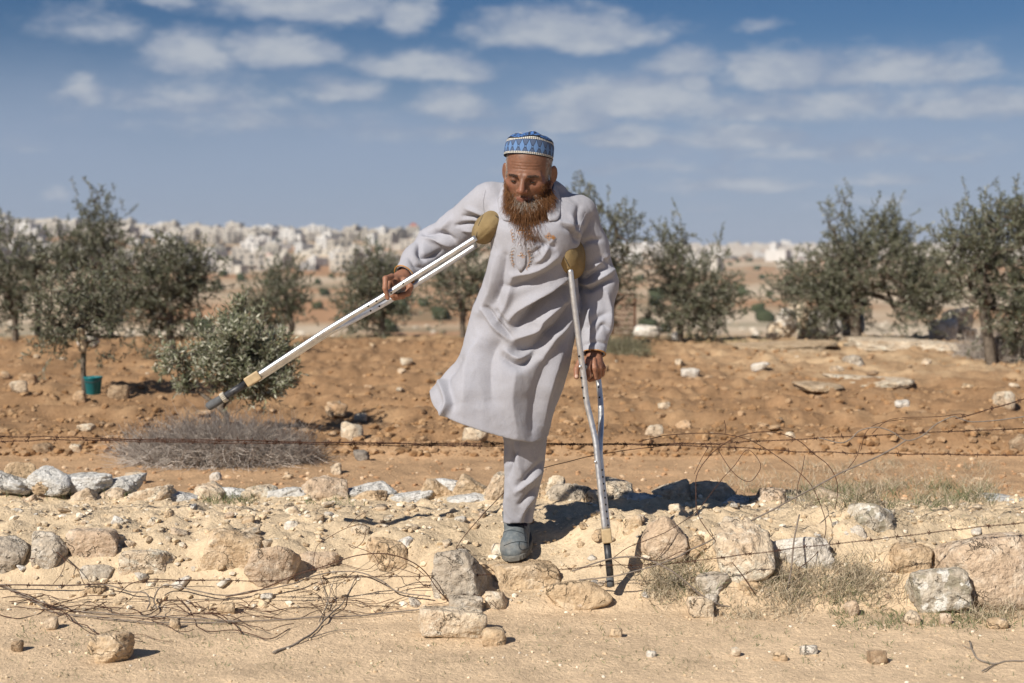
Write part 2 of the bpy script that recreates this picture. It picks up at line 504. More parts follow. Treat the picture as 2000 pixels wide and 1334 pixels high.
# ================================================================== the ground
_near = np.array([(-40, -.3), (2, -.03), (4.4, 0), (4.97, .0), (5.10, .06), (5.28, .145), (5.50, .198), (5.9, .19), (6.15, .165),
                  (6.45, .125), (7.2, .10), (7.95, .10), (8.2, .165), (9, .16), (13, .15), (17, .16), (19, .12), (21.5, -.25), (26, -1.2),
                  (60, -5.5), (150, -12), (300, -19), (450, -20.5)])
_left = np.array([(450, -20.5), (650, -15.5), (850, -9), (1100, 2), (1350, 19), (1550, 29), (1800, 31), (2400, 5), (3200, -10), (5200, -10)])
_right = np.array([(450, -20.5), (700, -15.5), (1000, -12.5), (1300, -10), (1700, -13), (2100, -12), (2600, -4), (3300, 8), (3900, 14), (4300, 12), (5200, -10)])
def _interp(y, tab):
    k = np.interp(y, tab[:, 0], tab[:, 1])
    return k
def H(x, y):
    x = np.asarray(x, float); y = np.asarray(y, float)
    p = np.stack([x, y, np.zeros_like(x)], -1)
    near = sstep(y, 12, 7)
    # the toe of the bank wanders: left of the stepping stone it lies further back
    shift = (0.12 * sstep(x, -0.1, -0.7) - 0.02) + 0.05 * fbm(p, 1.3, 2, seed=3)
    ys = np.where(y < 6.2, y - shift * sstep(y, 6.2, 5.3), y)
    z = np.interp(ys, _near[:, 0], _near[:, 1])
    t = sstep(np.where(y > 300, x / np.maximum(y, 1), 0), -0.05, 0.075)
    zl = np.interp(y, _left[:, 0], _left[:, 1]); uu = np.where(y > 300, x / np.maximum(y, 1), 0)
    zl = np.where(zl > -12, -12 + (zl + 12) * np.interp(uu, (-.4, -.05), (1.03, .70)), zl)
    zf = (1 - t) * zl + t * np.interp(y, _right[:, 0], _right[:, 1])
    z = np.where(y > 450, zf, z)
    # far land: low swells
    far = sstep(y, 120, 500)
    z = z + far * (4.0 * fbm(p, 1 / 260.0, 3, seed=40) * sstep(y, 3600, 2400) + 1.2 * fbm(p, 1 / 60.0, 3, seed=44))
    z = z + 0.25 * fbm(p, 1 / 7.0, 3, seed=8) * sstep(y, 20, 30) * sstep(y, 900, 300)
    # bank: crumbling earth
    bank = sstep(ys, 4.95, 5.2) * sstep(ys, 6.1, 5.75)
    fore = sstep(y, 5.3, 4.9)
    q = p + np.stack([0.03 * fbm(p, 9, 2, seed=60), 0.03 * fbm(p, 9, 2, seed=61), 0 * x], -1)
    n1 = fbm(q, 6.0, 4, 0.55, seed=11)
    n2 = fbm(q, 28.0, 3, 0.6, seed=15)
    rid = 1 - np.abs(fbm(q, 11.0, 3, 0.55, seed=18)) * 2
    sel = (y > 4.0) & (y < 8.2) & (np.abs(x) < 3.2)
    cob = np.zeros(x.shape)
    if sel.any():
        xs, yq = x[sel] + .02 * n2[sel], y[sel] + .02 * n1[sel]
        c = 0
        for sc, am, sd in ((8.5, .030, 5), (18, .016, 6), (34, .008, 7)):
            dd, vv = worley(xs, yq, sc, sd)
            c = c + am * np.clip(.62 - dd, 0, 1) ** .6 * np.clip(vv * 1.5 + .15, 0, 1)
        cob[sel] = c
    z = z + cob * (bank + .55 * sstep(ys, 5.6, 6.0) * sstep(y, 8.1, 6.3) + .10 * fore)
    z = z + bank * (0.030 * n1 + 0.014 * n2 + 0.014 * rid) + fore * (0.010 * n1 + 0.0035 * n2)
    mid = sstep(y, 5.9, 6.2) * sstep(y, 8.2, 7.9)
    z = z + mid * (0.014 * n1 + 0.006 * n2)
    # ploughed field: clods and shallow furrows
    edge = 8.08 + 0.10 * fbm(p * (1, 0, 0), 1.7, 3, seed=23)
    fld = sstep(y, edge - 0.05, edge + 0.12) * sstep(y, 20, 18)
    c1 = fbm(p, 2.4, 4, 0.6, seed=31); c2 = fbm(p, 9.0, 3, 0.6, seed=35)
    z = z + fld * (0.052 * c1 + 0.046 * c2 + 0.036 * np.sin(y * 7.4 + 0.5 * x + 2.0 * c1) * sstep(y, 8.4, 9.5))
    z = z + 0.06 * fld * sstep(y, edge + .35, edge + .1) * (0.6 + c1)
    return z
def _axis(segs):
    out = [segs[0][0]]
    for a, b, s0, g in segs:
        x = a
        while x < b - 1e-9:
            x = min(b, x + max(s0, g * abs(x))); out.append(x)
    return np.array(out)
ya = _axis([(-30, 3.8, 0.6, 0), (3.8, 6.6, 0.019, 0), (6.6, 8.8, 0.028, 0), (8.8, 20, 0.03, 0.0045), (20, 5200, 0.3, 0.022)])
xp = _axis([(0, 2.5, 0.021, 0), (2.5, 6.5, 0.045, 0), (6.5, 3200, 0.08, 0.035)])
xa = np.concatenate([-xp[:0:-1], xp])
X, Y = np.meshgrid(xa, ya)
Z = H(X, Y)
def H(x, y):
    """height of the finished sheet, read back from its own grid"""
    x = np.asarray(x, float); y = np.asarray(y, float)
    i = np.clip(np.searchsorted(xa, x) - 1, 0, len(xa) - 2); j = np.clip(np.searchsorted(ya, y) - 1, 0, len(ya) - 2)
    u = np.clip((x - xa[i]) / (xa[i + 1] - xa[i]), 0, 1); v = np.clip((y - ya[j]) / (ya[j + 1] - ya[j]), 0, 1)
    return (Z[j, i] * (1 - u) + Z[j, i + 1] * u) * (1 - v) + (Z[j + 1, i] * (1 - u) + Z[j + 1, i + 1] * u) * v
def ground_tint(x, y):
    p = np.stack([x, y, 0 * x], -1)
    def C(*c): return np.array(c)
    sand, bankc, strip, red = C(.65, .49, .325), C(.625, .495, .335), C(.49, .32, .185), C(.305, .186, .100)
    n0 = fbm(p, 0.9, 4, seed=70); n1 = fbm(p, 5, 4, 0.6, seed=74)
    t = np.zeros(x.shape + (3,)) + sand
    def blend(w, c):
        nonlocal t
        t = t * (1 - w[..., None]) + c * w[..., None]
    yb = y + 0.12 * n0 + 0.04 * n1
    blend(sstep(yb, 4.85, 5.25), bankc)
    blend(sstep(yb, 5.2, 5.7) * sstep(n1 + n0, 0.0, 0.6) * 0.5 * sstep(yb, 6.4, 6.1), C(.62, .49, .33))
    blend(sstep(yb, 6.2, 6.55), strip)
    blend(sstep(yb, 7.95, 8.15), red)
    dry = sstep(yb, 8.15, 9) * sstep(n1, -0.1, 0.5)
    blend(dry * 0.45, C(.395, .262, .148))
    # the field pales towards its far right corner where the bedrock shows
    w = sstep(x + 0.5 * n0, 1.2, 3.0) * sstep(yb, 11.3, 13.5)
    blend(w * (0.35 + 0.5 * sstep(n1, -0.2, 0.4)), C(.52, .38, .235))
    blend(sstep(yb, 17, 20), C(.36, .29, .19))
    f = sstep(y, 22, 60)
    m = fbm(p, 1 / 90.0, 4, seed=81)
    blend(f, C(.44, .325, .215))
    blend(f * sstep(m, 0.02, 0.28), C(.40, .235, .13))
    blend(f * sstep(m, -0.05, -0.3), C(.55, .45, .33))
    blend(f * 0.55 * sstep(fbm(p, 1 / 25.0, 3, seed=85), 0.15, 0.45), C(.17, .16, .10))
    t = t * (1 + 0.16 * n1[..., None] + 0.12 * n0[..., None])
    return np.clip(t, 0.02, 0.9)
m_ground, t, b = material('earth', 0.95, 0.1)
co = obj_co(t)
f1 = t.ramp(t.noise(co, 38, 5, 0.65), 0.25, 0.75, 0.80, 1.20, smooth=False)
f2 = t.ramp(t.noise(co, 5.0, 4), 0.3, 0.7, 0.88, 1.12, smooth=False)
vor = t.node('ShaderNodeTexVoronoi'); vor.inputs['Scale'].default_value = 120; t.l.new(co, vor.inputs['Vector'])
grit = t.ramp(vor.outputs['Distance'], 0.10, 0.22, 1.0, 0.0)
gritm = t.math('MULTIPLY', grit, t.ramp(t.noise(co, 60, 2), 0.52, 0.62))
c = t.mix(1.0, t.mix(1.0, attr(t), f1, 'MULTIPLY'), f2, 'MULTIPLY')
c = t.mix(t.math('MULTIPLY', gritm, 0.45), c, (0.66, 0.56, 0.42))
t.l.new(c, b.inputs['Base Color'])
hgt = t.math('ADD', t.noise(co, 70, 5, 0.65), t.math('MULTIPLY', gritm, 0.35))
bump(t, b, hgt, 0.9, 0.012)
def ground_hit(px, py, dmin=3.0, dmax=26.0):
    r = ray(px, py); r = r / r[1]
    d = np.concatenate([np.arange(dmin, 8, 0.01), np.arange(8, dmax, 0.03)])
    z = CAMZ + r[2] * d
    hz = H(r[0] * d, d)
    k = np.argmax(z < hz)
    return d[k] if (z < hz).any() else dmax
def Hs(x, y): return float(H(np.array([x]), np.array([y]))[0])

# ================================================================== stones
def mat_stone(name, c0, c1, c2, lichen=0.0):
    m, t, b = material(name, 0.92, 0.15)
    co = obj_co(t)
    info = t.node('ShaderNodeObjectInfo')
    off = t.node('ShaderNodeCombineXYZ'); t.l.new(t.math('MULTIPLY', info.outputs['Random'], 40.0), off.inputs[0])
    co = t.vmath('ADD', co, off.outputs[0])
    a = t.mix(t.ramp(t.noise(co, 7, 5, 0.6), 0.35, 0.65), c0, c1)
    a = t.mix(t.ramp(t.noise(co, 16, 5, 0.65, 0.6), 0.50, 0.72), a, c2)
    a = t.mix(1.0, a, t.ramp(t.noise(co, 55, 5, 0.7), 0.25, 0.75, 0.62, 1.30, smooth=False), 'MULTIPLY')
    vo = t.node('ShaderNodeTexVoronoi', feature='DISTANCE_TO_EDGE'); vo.inputs['Scale'].default_value = 7.0
    t.l.new(t.vmath('ADD', co, t.vmath('MULTIPLY', t.noise(co, 9, 4, .6, out='Color'), (.25, .25, .25))), vo.inputs['Vector'])
    crk = t.math('MULTIPLY', t.ramp(vo.outputs['Distance'], .0, .022, 1.0, 0.0), t.ramp(t.noise(co, 5, 2), .45, .6))
    a = t.mix(t.math('MULTIPLY', crk, .55), a, tuple(0.35 * x for x in c1))
    crust = t.ramp(t.noise(t.vmath('ADD', co, (5, 2, 8)), 10, 6, .7, .5), .52, .62)
    a = t.mix(t.math('MULTIPLY', crust, .45), a, tuple(min(.78, 1.22 * x + .03) for x in c2))
    pit = t.ramp(t.noise(co, 28, 4, 0.7, 0.8), 0.60, 0.72)
    a = t.mix(t.math('MULTIPLY', pit, 0.35), a, tuple(0.55 * x for x in c1))
    if lichen:
        l1 = t.ramp(t.noise(co, 13, 4, 0.6, 0.4), 0.53, 0.58)
        a = t.mix(t.math('MULTIPLY', l1, lichen), a, (0.30, 0.27, 0.20))
        l2 = t.ramp(t.noise(t.vmath('ADD', co, (9, 4, 2)), 19, 3, 0.5), 0.58, 0.62)
        a = t.mix(t.math('MULTIPLY', l2, lichen), a, (0.72, 0.70, 0.64))
        l3 = t.ramp(t.noise(t.vmath('ADD', co, (3, 14, 5)), 24, 3, 0.5), 0.64, 0.67)
        a = t.mix(t.math('MULTIPLY', l3, lichen * 0.7), a, (0.12, 0.11, 0.10))
    t.l.new(a, b.inputs['Base Color'])
    h = t.math('ADD', t.noise(co, 22, 6, 0.65), t.math('ADD', t.math('MULTIPLY', pit, -0.4), t.math('MULTIPLY', crk, -0.9)))
    bump(t, b, h, 1.0, 0.028)
    return m
M_STONE = {
    'tan': mat_stone('limestone_tan', (.56, .42, .27), (.48, .345, .215), (.62, .50, .36)),
    'pale': mat_stone('limestone_pale', (.64, .53, .39), (.56, .43, .30), (.72, .64, .52)),
    'pink': mat_stone('limestone_pink', (.58, .445, .315), (.50, .375, .265), (.64, .535, .42)),
    'grey': mat_stone('limestone_grey', (.49, .42, .33), (.40, .34, .27), (.60, .55, .47)),
    'white': mat_stone('limestone_white', (.68, .63, .55), (.58, .51, .42), (.76, .73, .68)),
    'lichen': mat_stone('limestone_lichen', (.50, .44, .35), (.42, .36, .28), (.60, .56, .48), lichen=0.85),
    'brown': mat_stone('limestone_brown', (.38, .27, .17), (.30, .21, .135), (.46, .36, .25)),
    'dark': mat_stone('flint_dark', (.30, .27, .23), (.24, .21, .18), (.38, .34, .29)),
    'field': mat_stone('field_stone', (.52, .36, .22), (.44, .28, .16), (.60, .47, .33)),
    'mortar': mat_stone('mortar_grey', (.58, .565, .53), (.50, .485, .45), (.66, .645, .61)),
}
BURIED = []
def stone(name, box, mat, label=None, seed=1, d=None, depth=0.8, roll=0.0, boxy=0.4, facets=9, rough=1.0, sub=4, parent=None, cat='rock', group=None, sink=0.0, grow=1.08, push=0.16, bury=False):
    x0, y0, x1, y1 = box
    cx, cy = (x0 + x1) / 2, (y0 + y1) / 2
    if d is None: d = ground_hit(cx, y1 - 0.12 * (y1 - y0)) + 0.0
    w = (x1 - x0) * d / F * grow; h = (y1 - y0) * d / F * grow
    v, f = rock((w, depth * max(0.6 * w, min(w, 1.2 * h)), h * 1.05), seed, sub, facets, rough, boxy)
    if roll:
        c, s = math.cos(R(roll)), math.sin(R(roll))
        v = v @ np.array([[c, 0, -s], [0, 1, 0], [s, 0, c]])
        ex = np.abs(v).max(0); v[:, 0] *= (w / 2) / ex[0]; v[:, 2] *= (h * 1.05 / 2) / ex[2]
    c = P(cx, cy, d) + np.array((0, push * depth * w, -sink))
    o = mobj(name, v, f, M_STONE[mat], parent)
    o.location = c
    if bury: BURIED.append((c[0], c[1], w, h))
    if label: tag(o, label, cat, group)
    return o
big = [
 # box (photo px), material, label, extra
 ((-40, 1058, 50, 1134), 'grey', 'smooth grey-beige boulder cut by the picture edge at the foot of the bank', dict(boxy=.2, facets=6)),
 ((55, 1046, 126, 1132), 'grey', 'angular grey-beige rock with a loose wire looped over it', dict(boxy=.3, facets=12, roll=15)),
 ((133, 1034, 232, 1108), 'pink', 'squarish beige block, topmost stone in the bank at the far end', dict(boxy=.7, facets=8)),
 ((150, 1104, 218, 1144), 'grey', 'low grey-brown stone right under the squarish block', dict(boxy=.4)),
 ((230, 1076, 345, 1142), 'pale', 'long low cream block lying in the crumbling bank', dict(boxy=.6)),
 ((392, 1040, 512, 1135), 'tan', 'wide sandy slab half buried in the bank', dict(boxy=.6, sink=.0, depth=.6)),
 ((478, 1068, 584, 1172), 'pink', 'pale triangular slab leaning out of the bank', dict(boxy=.15, facets=13, roll=20)),
 ((572, 1082, 665, 1134), 'pink', 'low pinkish stone buried beside the triangular slab', dict(boxy=.5, depth=.5)),
 ((716, 1055, 812, 1132), 'tan', 'peaked sandy stone half buried below a looping wire', dict(boxy=.2, depth=.5)),
 ((843, 1078, 950, 1182), 'grey', 'big upright grey-white rock beside the stepping rock', dict(boxy=.2, facets=13, roll=-12)),
 ((942, 1086, 1106, 1160), 'tan', 'flat-topped tan rock under the grey shoe', dict(boxy=.75, facets=8, d=5.19, depth=1.3, push=.0, sink=.022)),
 ((1053, 1132, 1192, 1192), 'tan', 'smooth rounded tan slab below the planted crutch', dict(boxy=.35, facets=4, rough=.5, depth=.8)),
 ((818, 1188, 948, 1254), 'pale', 'oblong cream block lying loose on the sandy ground', dict(boxy=.85, facets=6, roll=4)),
 ((944, 1158, 990, 1198), 'pale', 'small knobbly yellow stone under the stepping rock', dict(rough=1.8)),
 ((876, 1168, 942, 1206), 'grey', 'flat bluish-grey stone behind the oblong cream block', dict(facets=5)),
 ((940, 1228, 988, 1264), 'tan', 'small wedge of stone touching the oblong block', dict(facets=12, boxy=.7)),
 ((172, 1234, 254, 1300), 'tan', 'loose hollow-faced rock alone on the near sand', dict(boxy=.3, facets=12, roll=-20)),
 ((1246, 1012, 1344, 1120), 'pink', 'pale rock with a slanting brown top crossed by the crutch shadow', dict(boxy=.3, facets=12, roll=30)),
 ((1216, 1008, 1258, 1060), 'tan', 'small sandy stone above the rock crossed by the crutch shadow', dict()),
 ((1382, 1022, 1506, 1154), 'pale', 'large round cream boulder seamed with cracks', dict(boxy=.25, facets=8, rough=1.4, depth=.9)),
 ((1330, 1048, 1390, 1112), 'tan', 'sandy stone wedged between two large rocks', dict(boxy=.4)),
 ((1496, 1052, 1636, 1128), 'white', 'long whitish block behind the dry grass', dict(boxy=.65)),
 ((1628, 1022, 1704, 1136), 'white', 'white-faced slab leaning under the lichened oval rock', dict(boxy=.4, facets=12, roll=-18, d=5.28)),
 ((1634, 986, 1766, 1074), 'lichen', 'oval lichen-speckled rock perched on top of the wall', dict(boxy=.3, facets=7, roll=12, d=5.36)),
 ((1732, 1066, 1822, 1134), 'tan', 'tan block under the lichened oval rock', dict(boxy=.6)),
 ((1776, 1110, 1894, 1204), 'lichen', 'round grey-white mottled rock standing on the grass', dict(boxy=.3, facets=10)),
 ((1842, 1036, 2040, 1184), 'pink', 'huge smooth pinkish-tan boulder at the picture edge', dict(boxy=.15, facets=4, rough=.5, depth=.8)),
 ((1356, 1118, 1424, 1174), 'grey', 'grey-beige stone tucked under the round cream boulder', dict(boxy=.3)),
 ((1338, 1166, 1394, 1210), 'pale', 'round yellow stone at the edge of the dry grass', dict(boxy=.2, facets=7)),
 ((1374, 1162, 1404, 1192), 'white', 'white chip leaning on the round yellow stone', dict()),
 ((1432, 1134, 1494, 1170), 'tan', 'flat tan stone under the overhang of the round boulder', dict()),
 ((1694, 1270, 1734, 1300), 'brown', 'lone brown stone on bare sand', dict(boxy=.6)),
 ((1564, 1262, 1598, 1282), 'white', 'flat white chip on bare sand', dict()),
 ((1510, 1274, 1538, 1294), 'tan', 'small tan chip next to the flat white chip', dict()),
 ((1648, 1174, 1684, 1206), 'pink', 'small pinkish cone-shaped stone in the dry grass', dict(boxy=.1)),
 ((1768, 1196, 1802, 1224), 'pale', 'small cream stone just beside the mottled rock', dict()),
 ((1836, 1196, 1860, 1224), 'pink', 'small reddish wedge in front of the mottled rock', dict(boxy=.7)),
 ((1926, 1206, 1972, 1232), 'tan', 'flat tan stone below the huge boulder', dict()),
 ((1260, 1076, 1290, 1100), 'white', 'small bluish-white chip touching the crutch shadow', dict(d=5.22)),
 ((1395, 920 + 270, 1412, 1206), 'tan', 'tiny tan stone beside the white chip', dict()),
 ((330, 1210, 352, 1230), 'tan', 'small tan lump in the wire tangle', dict()),
 ((86, 1206, 112, 1234), 'pale', 'small pale lump below the thick rusty wire', dict()),
 ((425, 1176, 465, 1202), 'tan', 'small tan stone under the twisted wire', dict()),
 ((166, 1140, 205, 1166), 'tan', 'small sandy stone above the wire tangle', dict()),
 ((20, 1250, 44, 1276), 'brown', 'small brown clod at the near edge', dict()),
 ((1190, 1228, 1216, 1246), 'tan', 'small embedded stone on the sand under the crutch tip', dict()),
 ((1428, 1266, 1446, 1284), 'pale', 'small cream pebble among tiny grass shoots', dict()),
 ((1262, 1272, 1282, 1286), 'white', 'small white pebble on the sand', dict()),
 ((770, 1032, 812, 1062), 'pale', 'pale knob of stone high on the bank', dict(depth=.5)),
 ((684, 1028, 722, 1058), 'pale', 'flat pale stone high on the bank', dict(depth=.5)),
 ((556, 1018, 586, 1042), 'white', 'whitish chalky lump beneath the ridge', dict(depth=.6)),
 ((470, 1010, 498, 1032), 'tan', 'small yellowish stone on the upper bank', dict()),
 ((888, 1008, 910, 1022), 'white', 'small white stone near the wire shadow', dict()),
 ((960, 1062, 1000, 1092), 'pale', 'pale stone just behind the stepping rock', dict(d=5.3)),
 ((1130, 1070, 1240, 1130), 'pale', 'wide cream rock face behind the planted crutch', dict(d=5.32, boxy=.5, depth=.6)),
]
for i, (bx, mt, lb, kw) in enumerate(big):
    small = (bx[2] - bx[0]) < 60
    stone('rock' if not small else 'stone', bx, mt, lb, seed=100 + i * 7, sub=3 if small else 5, cat='stone' if small else 'rock', bury=4.97 < ground_hit((bx[0] + bx[2]) / 2, bx[3]) < 5.7 and bx[3] < 1186 and not (930 < bx[0] < 1060 and bx[1] > 1065), **kw)

# the low row of stones set in grey mortar along the top of the bank
row = empty('mortared_stone_row', (0, 6.2, .17))
tag(row, 'low row of stones and crumbling grey mortar along the top of the bank', 'stone wall')
ROW = [
 ('m', -30, 915, 48, 962), ('s', 14, 904, 70, 972), ('m', 60, 910, 130, 964), ('m', 118, 918, 198, 966), ('s', 66, 936, 98, 962),
 ('s', 62, 950, 120, 986), ('s', 140, 954, 186, 994), ('s', 28, 968, 74, 1000), ('m', 186, 926, 258, 972), ('s', 194, 956, 238, 984),
 ('s', 250, 948, 334, 994), ('m', 298, 948, 384, 994), ('s', 376, 948, 444, 992), ('m', 424, 950, 492, 988), ('s', 478, 946, 538, 990),
 ('m', 526, 944, 588, 990), ('s', 580, 936, 676, 990), ('m', 668, 940, 754, 990), ('s', 698, 960, 758, 996), ('m', 752, 954, 834, 988),
 ('s', 822, 936, 892, 990), ('m', 858, 932, 904, 964), ('s', 884, 934, 948, 990), ('m', 878, 958, 942, 996), ('s', 942, 922, 992, 994),
 ('s', 1064, 930, 1100, 985), ('d', 1068, 946, 1158, 994), ('s', 1088, 972, 1142, 1000), ('s', 1140, 955, 1192, 994), ('d', 1178, 938, 1242, 994), ('m', 1226, 958, 1284, 994),
 ('d', 1276, 943, 1348, 992), ('d', 1338, 942, 1434, 992), ('m', 1426, 964, 1494, 994), ('s', 1478, 956, 1534, 994), ('m', 1522, 966, 1606, 994),
 ('s', 1590, 958, 1660, 996), ('m', 1930, 960, 2010, 1000), ('m', 985, 950, 1030, 990), ('s', 1020, 948, 1074, 990)]
for i, (k, x0, y0, x1, y1) in enumerate(ROW):
    rs = random.Random(i)
    mt = {'m': 'mortar', 's': rs.choice(['pale', 'tan', 'pink', 'pale']), 'd': rs.choice(['grey', 'pale', 'grey'])}[k]  # d stones lie in the man's shadow; that shade is put into greyer colours
    gx = 16 if k == 'm' else 3
    if k == 'm': y0 += 6
    o = stone('mortar_lump' if k == 'm' else 'stone', (x0 - gx, y0, x1 + gx, y1 + 6), mt, None, seed=900 + i * 3, d=6.16 + rs.uniform(-.05, .05) - (0.10 if y1 > 993 else 0),
              depth=.9, boxy=.2 if k == 'm' else .3, facets=14 if k == 'm' else 12, rough=1.3 if k == 'm' else 1.2, sub=5, roll=rs.uniform(-25, 25), bury=True, parent=None)
    o.parent = row; o.location = Vector(o.location) - Vector(row.location)

# earth has slumped round the stones of the bank
E = np.zeros_like(Z)
ylo, yhi = np.searchsorted(ya, (4.6, 6.8))
for (x, y, w, h) in BURIED:
    sx, sy = .62 * w + .02, .50 * w + .03
    g = np.exp(-((X[ylo:yhi] - x) / sx) ** 2 - ((Y[ylo:yhi] - y - .30 * w) / sy) ** 2)
    E[ylo:yhi] = np.maximum(E[ylo:yhi], .42 * h * g)
Z = Z + E * (1 + .35 * fbm(np.stack([X, Y, 0 * X], -1), 14, 2, seed=66))
# trodden hollow where the foot comes down
wgt = np.exp(-(((X - .045) / .21) ** 4 + ((Y - 5.22) / .26) ** 4))
Z = Z - wgt * np.clip(Z - (.03 + .55 * np.clip(Y - 5.09, 0, .14) + .2 * np.clip(Y - 5.23, 0, 1)), 0, None)
gv = np.stack([X, Y, Z], -1).reshape(-1, 3)
nx, ny = len(xa), len(ya)
gi = (np.arange(ny - 1)[:, None] * nx + np.arange(nx - 1)[None]).ravel()
gf = np.stack([gi, gi + 1, gi + nx + 1, gi + nx], -1)
ground = mobj('ground', gv, gf, m_ground, smooth=True, tint=ground_tint(gv[:, 0], gv[:, 1]))
tag(ground, kind='structure')
def stone_label(px, py, s, col, where, sizes):
    for lim, w in ((130, 'near the left picture edge'), (300, 'below the sapling'), (470, 'below the young olive bush'), (640, 'past the young olive bush'), (800, 'below the raised crutch'), (940, 'beside the flying hem'), (1100, 'behind the standing leg'),
                   (1240, 'by the upright crutch'), (1400, 'past the upright crutch'), (1560, 'below the wire loops'), (1720, 'under the sagging cable'), (1880, 'below the rising wire')):
        if px < lim: break
    else: w = 'near the right picture edge'
    sz = 'tiny' if s < sizes[0] else 'small' if s < sizes[1] else 'medium-sized' if s < sizes[2] else 'larger'
    return '%s %s stone %s %s' % (sz, col, where, w)
# stones turned up in the ploughed field
rs = np.random.RandomState(5)
FS = [((666, 826, 708, 866), 'pale', 'upright white stone in red soil beside the dry brush shadow'), ((636, 786, 678, 822), 'field', 'wide tan stone in red soil beside the small olive bush'),
      ((902, 836, 954, 866), 'pale', 'rough cream stone just past the hem of the tunic'), ((18, 742, 54, 772), 'pale', 'pale flat stone in the field below the potted sapling'),
      ((40, 730, 72, 756), 'field', 'brown stone in the field near the picture edge'), ((212, 752, 252, 784), 'brown', 'round brown stone beside the teal bucket'),
      ((142, 764, 168, 790), 'field', 'round tan stone in front of the sapling trunk'), ((150, 826, 186, 846), 'pale', 'low cream stone in furrows above the barbed wire'),
      ((690, 806, 716, 826), 'pale', 'small square cream stone in the open field'), ((780, 700, 806, 716), 'pale', 'small cream stone high in the open field'),
      ((1258, 830, 1302, 856), 'pale', 'low cream stone behind the crutch'), ((1330, 720, 1366, 740), 'white', 'flat white stone in red soil past the crutch hand'),
      ((1462, 708, 1502, 728), 'white', 'larger flat white stone in the red field'), ((1620, 715, 1648, 728), 'pale', 'small flat stone between white ledges'),
      ((1750, 782, 1780, 800), 'white', 'white stone near the ascending barbed wire'), ((1940, 765, 1985, 800), 'pale', 'pale upright stone near the far end of the wire'),
      ((1286, 786, 1310, 802), 'pale', 'small pale stone in the middle of the red field'), ((1310, 648, 1334, 668), 'white', 'white stone on the far edge of the field'),
      ((1975, 850, 2010, 885), 'brown', 'brown stone at the field edge by the picture border'), ((1530, 842, 1556, 864), 'pale', 'cream stone behind the snarled wire'),
      ((60, 868, 104, 890), 'brown', 'brown clod at the field edge above the mortared row'), ((134, 868, 160, 886), 'pale', 'pale stone at the field edge above the mortared row'),
      ((240, 924, 284, 946), 'pale', 'cream stone on the sandy strip before the dry brush'), ((1205 - 560, 905, 670, 930), 'pale', 'small cream stone at the end of the dry brush'),
      ((548, 928, 572, 940), 'tan', 'small tan stone at the foot of the dry brush'), ((410, 922, 432, 942), 'white', 'white lump at the foot of the dry brush'),
      ((690, 880, 724, 902), 'dark', 'dark stone in the shadow beside the dry brush'), ((150, 655, 190, 680), 'white', 'pale stone leaning behind the sapling')]
for i, (bx, mt, lb) in enumerate(FS):
    stone('stone', bx, mt, lb, seed=400 + i, sub=3, cat='stone')
# many look-alike lumps
protos = []
for i in range(14):
    v, f = rock((.08, .068, .05), 50 + i, 3, 12, 1.2, .35)
    protos.append(mk_mesh('stone', v, f, M_STONE[['field', 'field', 'pale', 'tan', 'brown'][i % 5]]))
bank_protos = []
for i in range(12):
    v, f = rock((.05, .042, .035), 250 + i, 3, 13, 1.2, .25)
    bank_protos.append(mk_mesh('stone', v, f, M_STONE[['pale', 'tan', 'pale', 'white', 'pink', 'tan'][i % 6]]))
n = 0
while n < 190:
    d = rs.uniform(8.3, 18.5); px = rs.uniform(-20, 2020)
    x = (px - 1000) / F * d
    s = 0.035 + 0.09 * rs.rand() ** 2.2
    kq = rs.randint(14)
    o = put('stone', protos[kq])
    q_ = s / .08; o.scale = (q_ * rs.uniform(.8, 1.4), q_ * rs.uniform(.8, 1.3), q_ * rs.uniform(.7, 1.2)); o.rotation_euler = (rs.uniform(-.3, .3), rs.uniform(-.3, .3), rs.uniform(0, 6.3))
    o.location = (x, d, Hs(x, d) + 0.16 * s)
    tag(o, stone_label(px, 0, s, ['tan', 'tan', 'cream', 'yellowish', 'brown'][kq % 5], 'in the ' + ('near furrows' if d < 10 else 'middle of the field' if d < 14 else 'far strip of the field'), (.045, .06, .085)), 'stone', 'stones scattered over the ploughed field')
    n += 1
# white bedrock ledges breaking through the far right of the field
for i, (bx, lb, dd) in enumerate([((1640, 734, 1810, 756), 'flat white bedrock ledge breaking through the red field', None), ((1420, 668, 1650, 684), 'long pale rock ledge along the far field edge', None),
                      ((1640, 662, 1900, 680), 'long white rock ledge running up to the big olive', None), ((1560, 746, 1660, 762), 'low broken ledge of pale bedrock', None),
                      ((1650, 690, 1690, 712), 'grey stone block by the foot of the big olive', None)]):
    stone('rock_ledge', bx, ['pale', 'tan', 'pale', 'tan', 'grey'][i], lb, seed=600 + i, cat='rock', boxy=.2, rough=1.6, depth=1.8, sub=5, sink=.022, facets=12)
# heap of stones under the central tree
heap_boxes = [(1515, 600, 1560, 660), (1540, 590, 1580, 640), (1580, 610, 1640, 655), (1500, 630, 1545, 668), (1640, 620, 1690, 655), (1560, 635, 1600, 668), (1820, 625, 1870, 670),
              (1850, 600, 1900, 650), (1240, 635, 1290, 662), (1880, 640, 1910, 672)]
heap_lab = ['tall pale stone at the end of the heap under the round olive', 'pointed pale stone leaning in the heap under the round olive', 'broad pale boulder in the heap under the round olive',
            'low pale stone at the foot of the heap', 'cream boulder against the round olive trunk', 'small cream stone filling the heap', 'pale boulder between the two big olives',
            'tall cream boulder between the two big olives', 'pale boulder before the rusty mesh fence', 'small boulder beside the big olive trunk']
for i, bx in enumerate(heap_boxes):
    stone('boulder', bx, ['white', 'pale'][i % 2], heap_lab[i], seed=700 + i, d=17.5 + (i % 3) * .3, sub=3, cat='rock', grow=1.15)

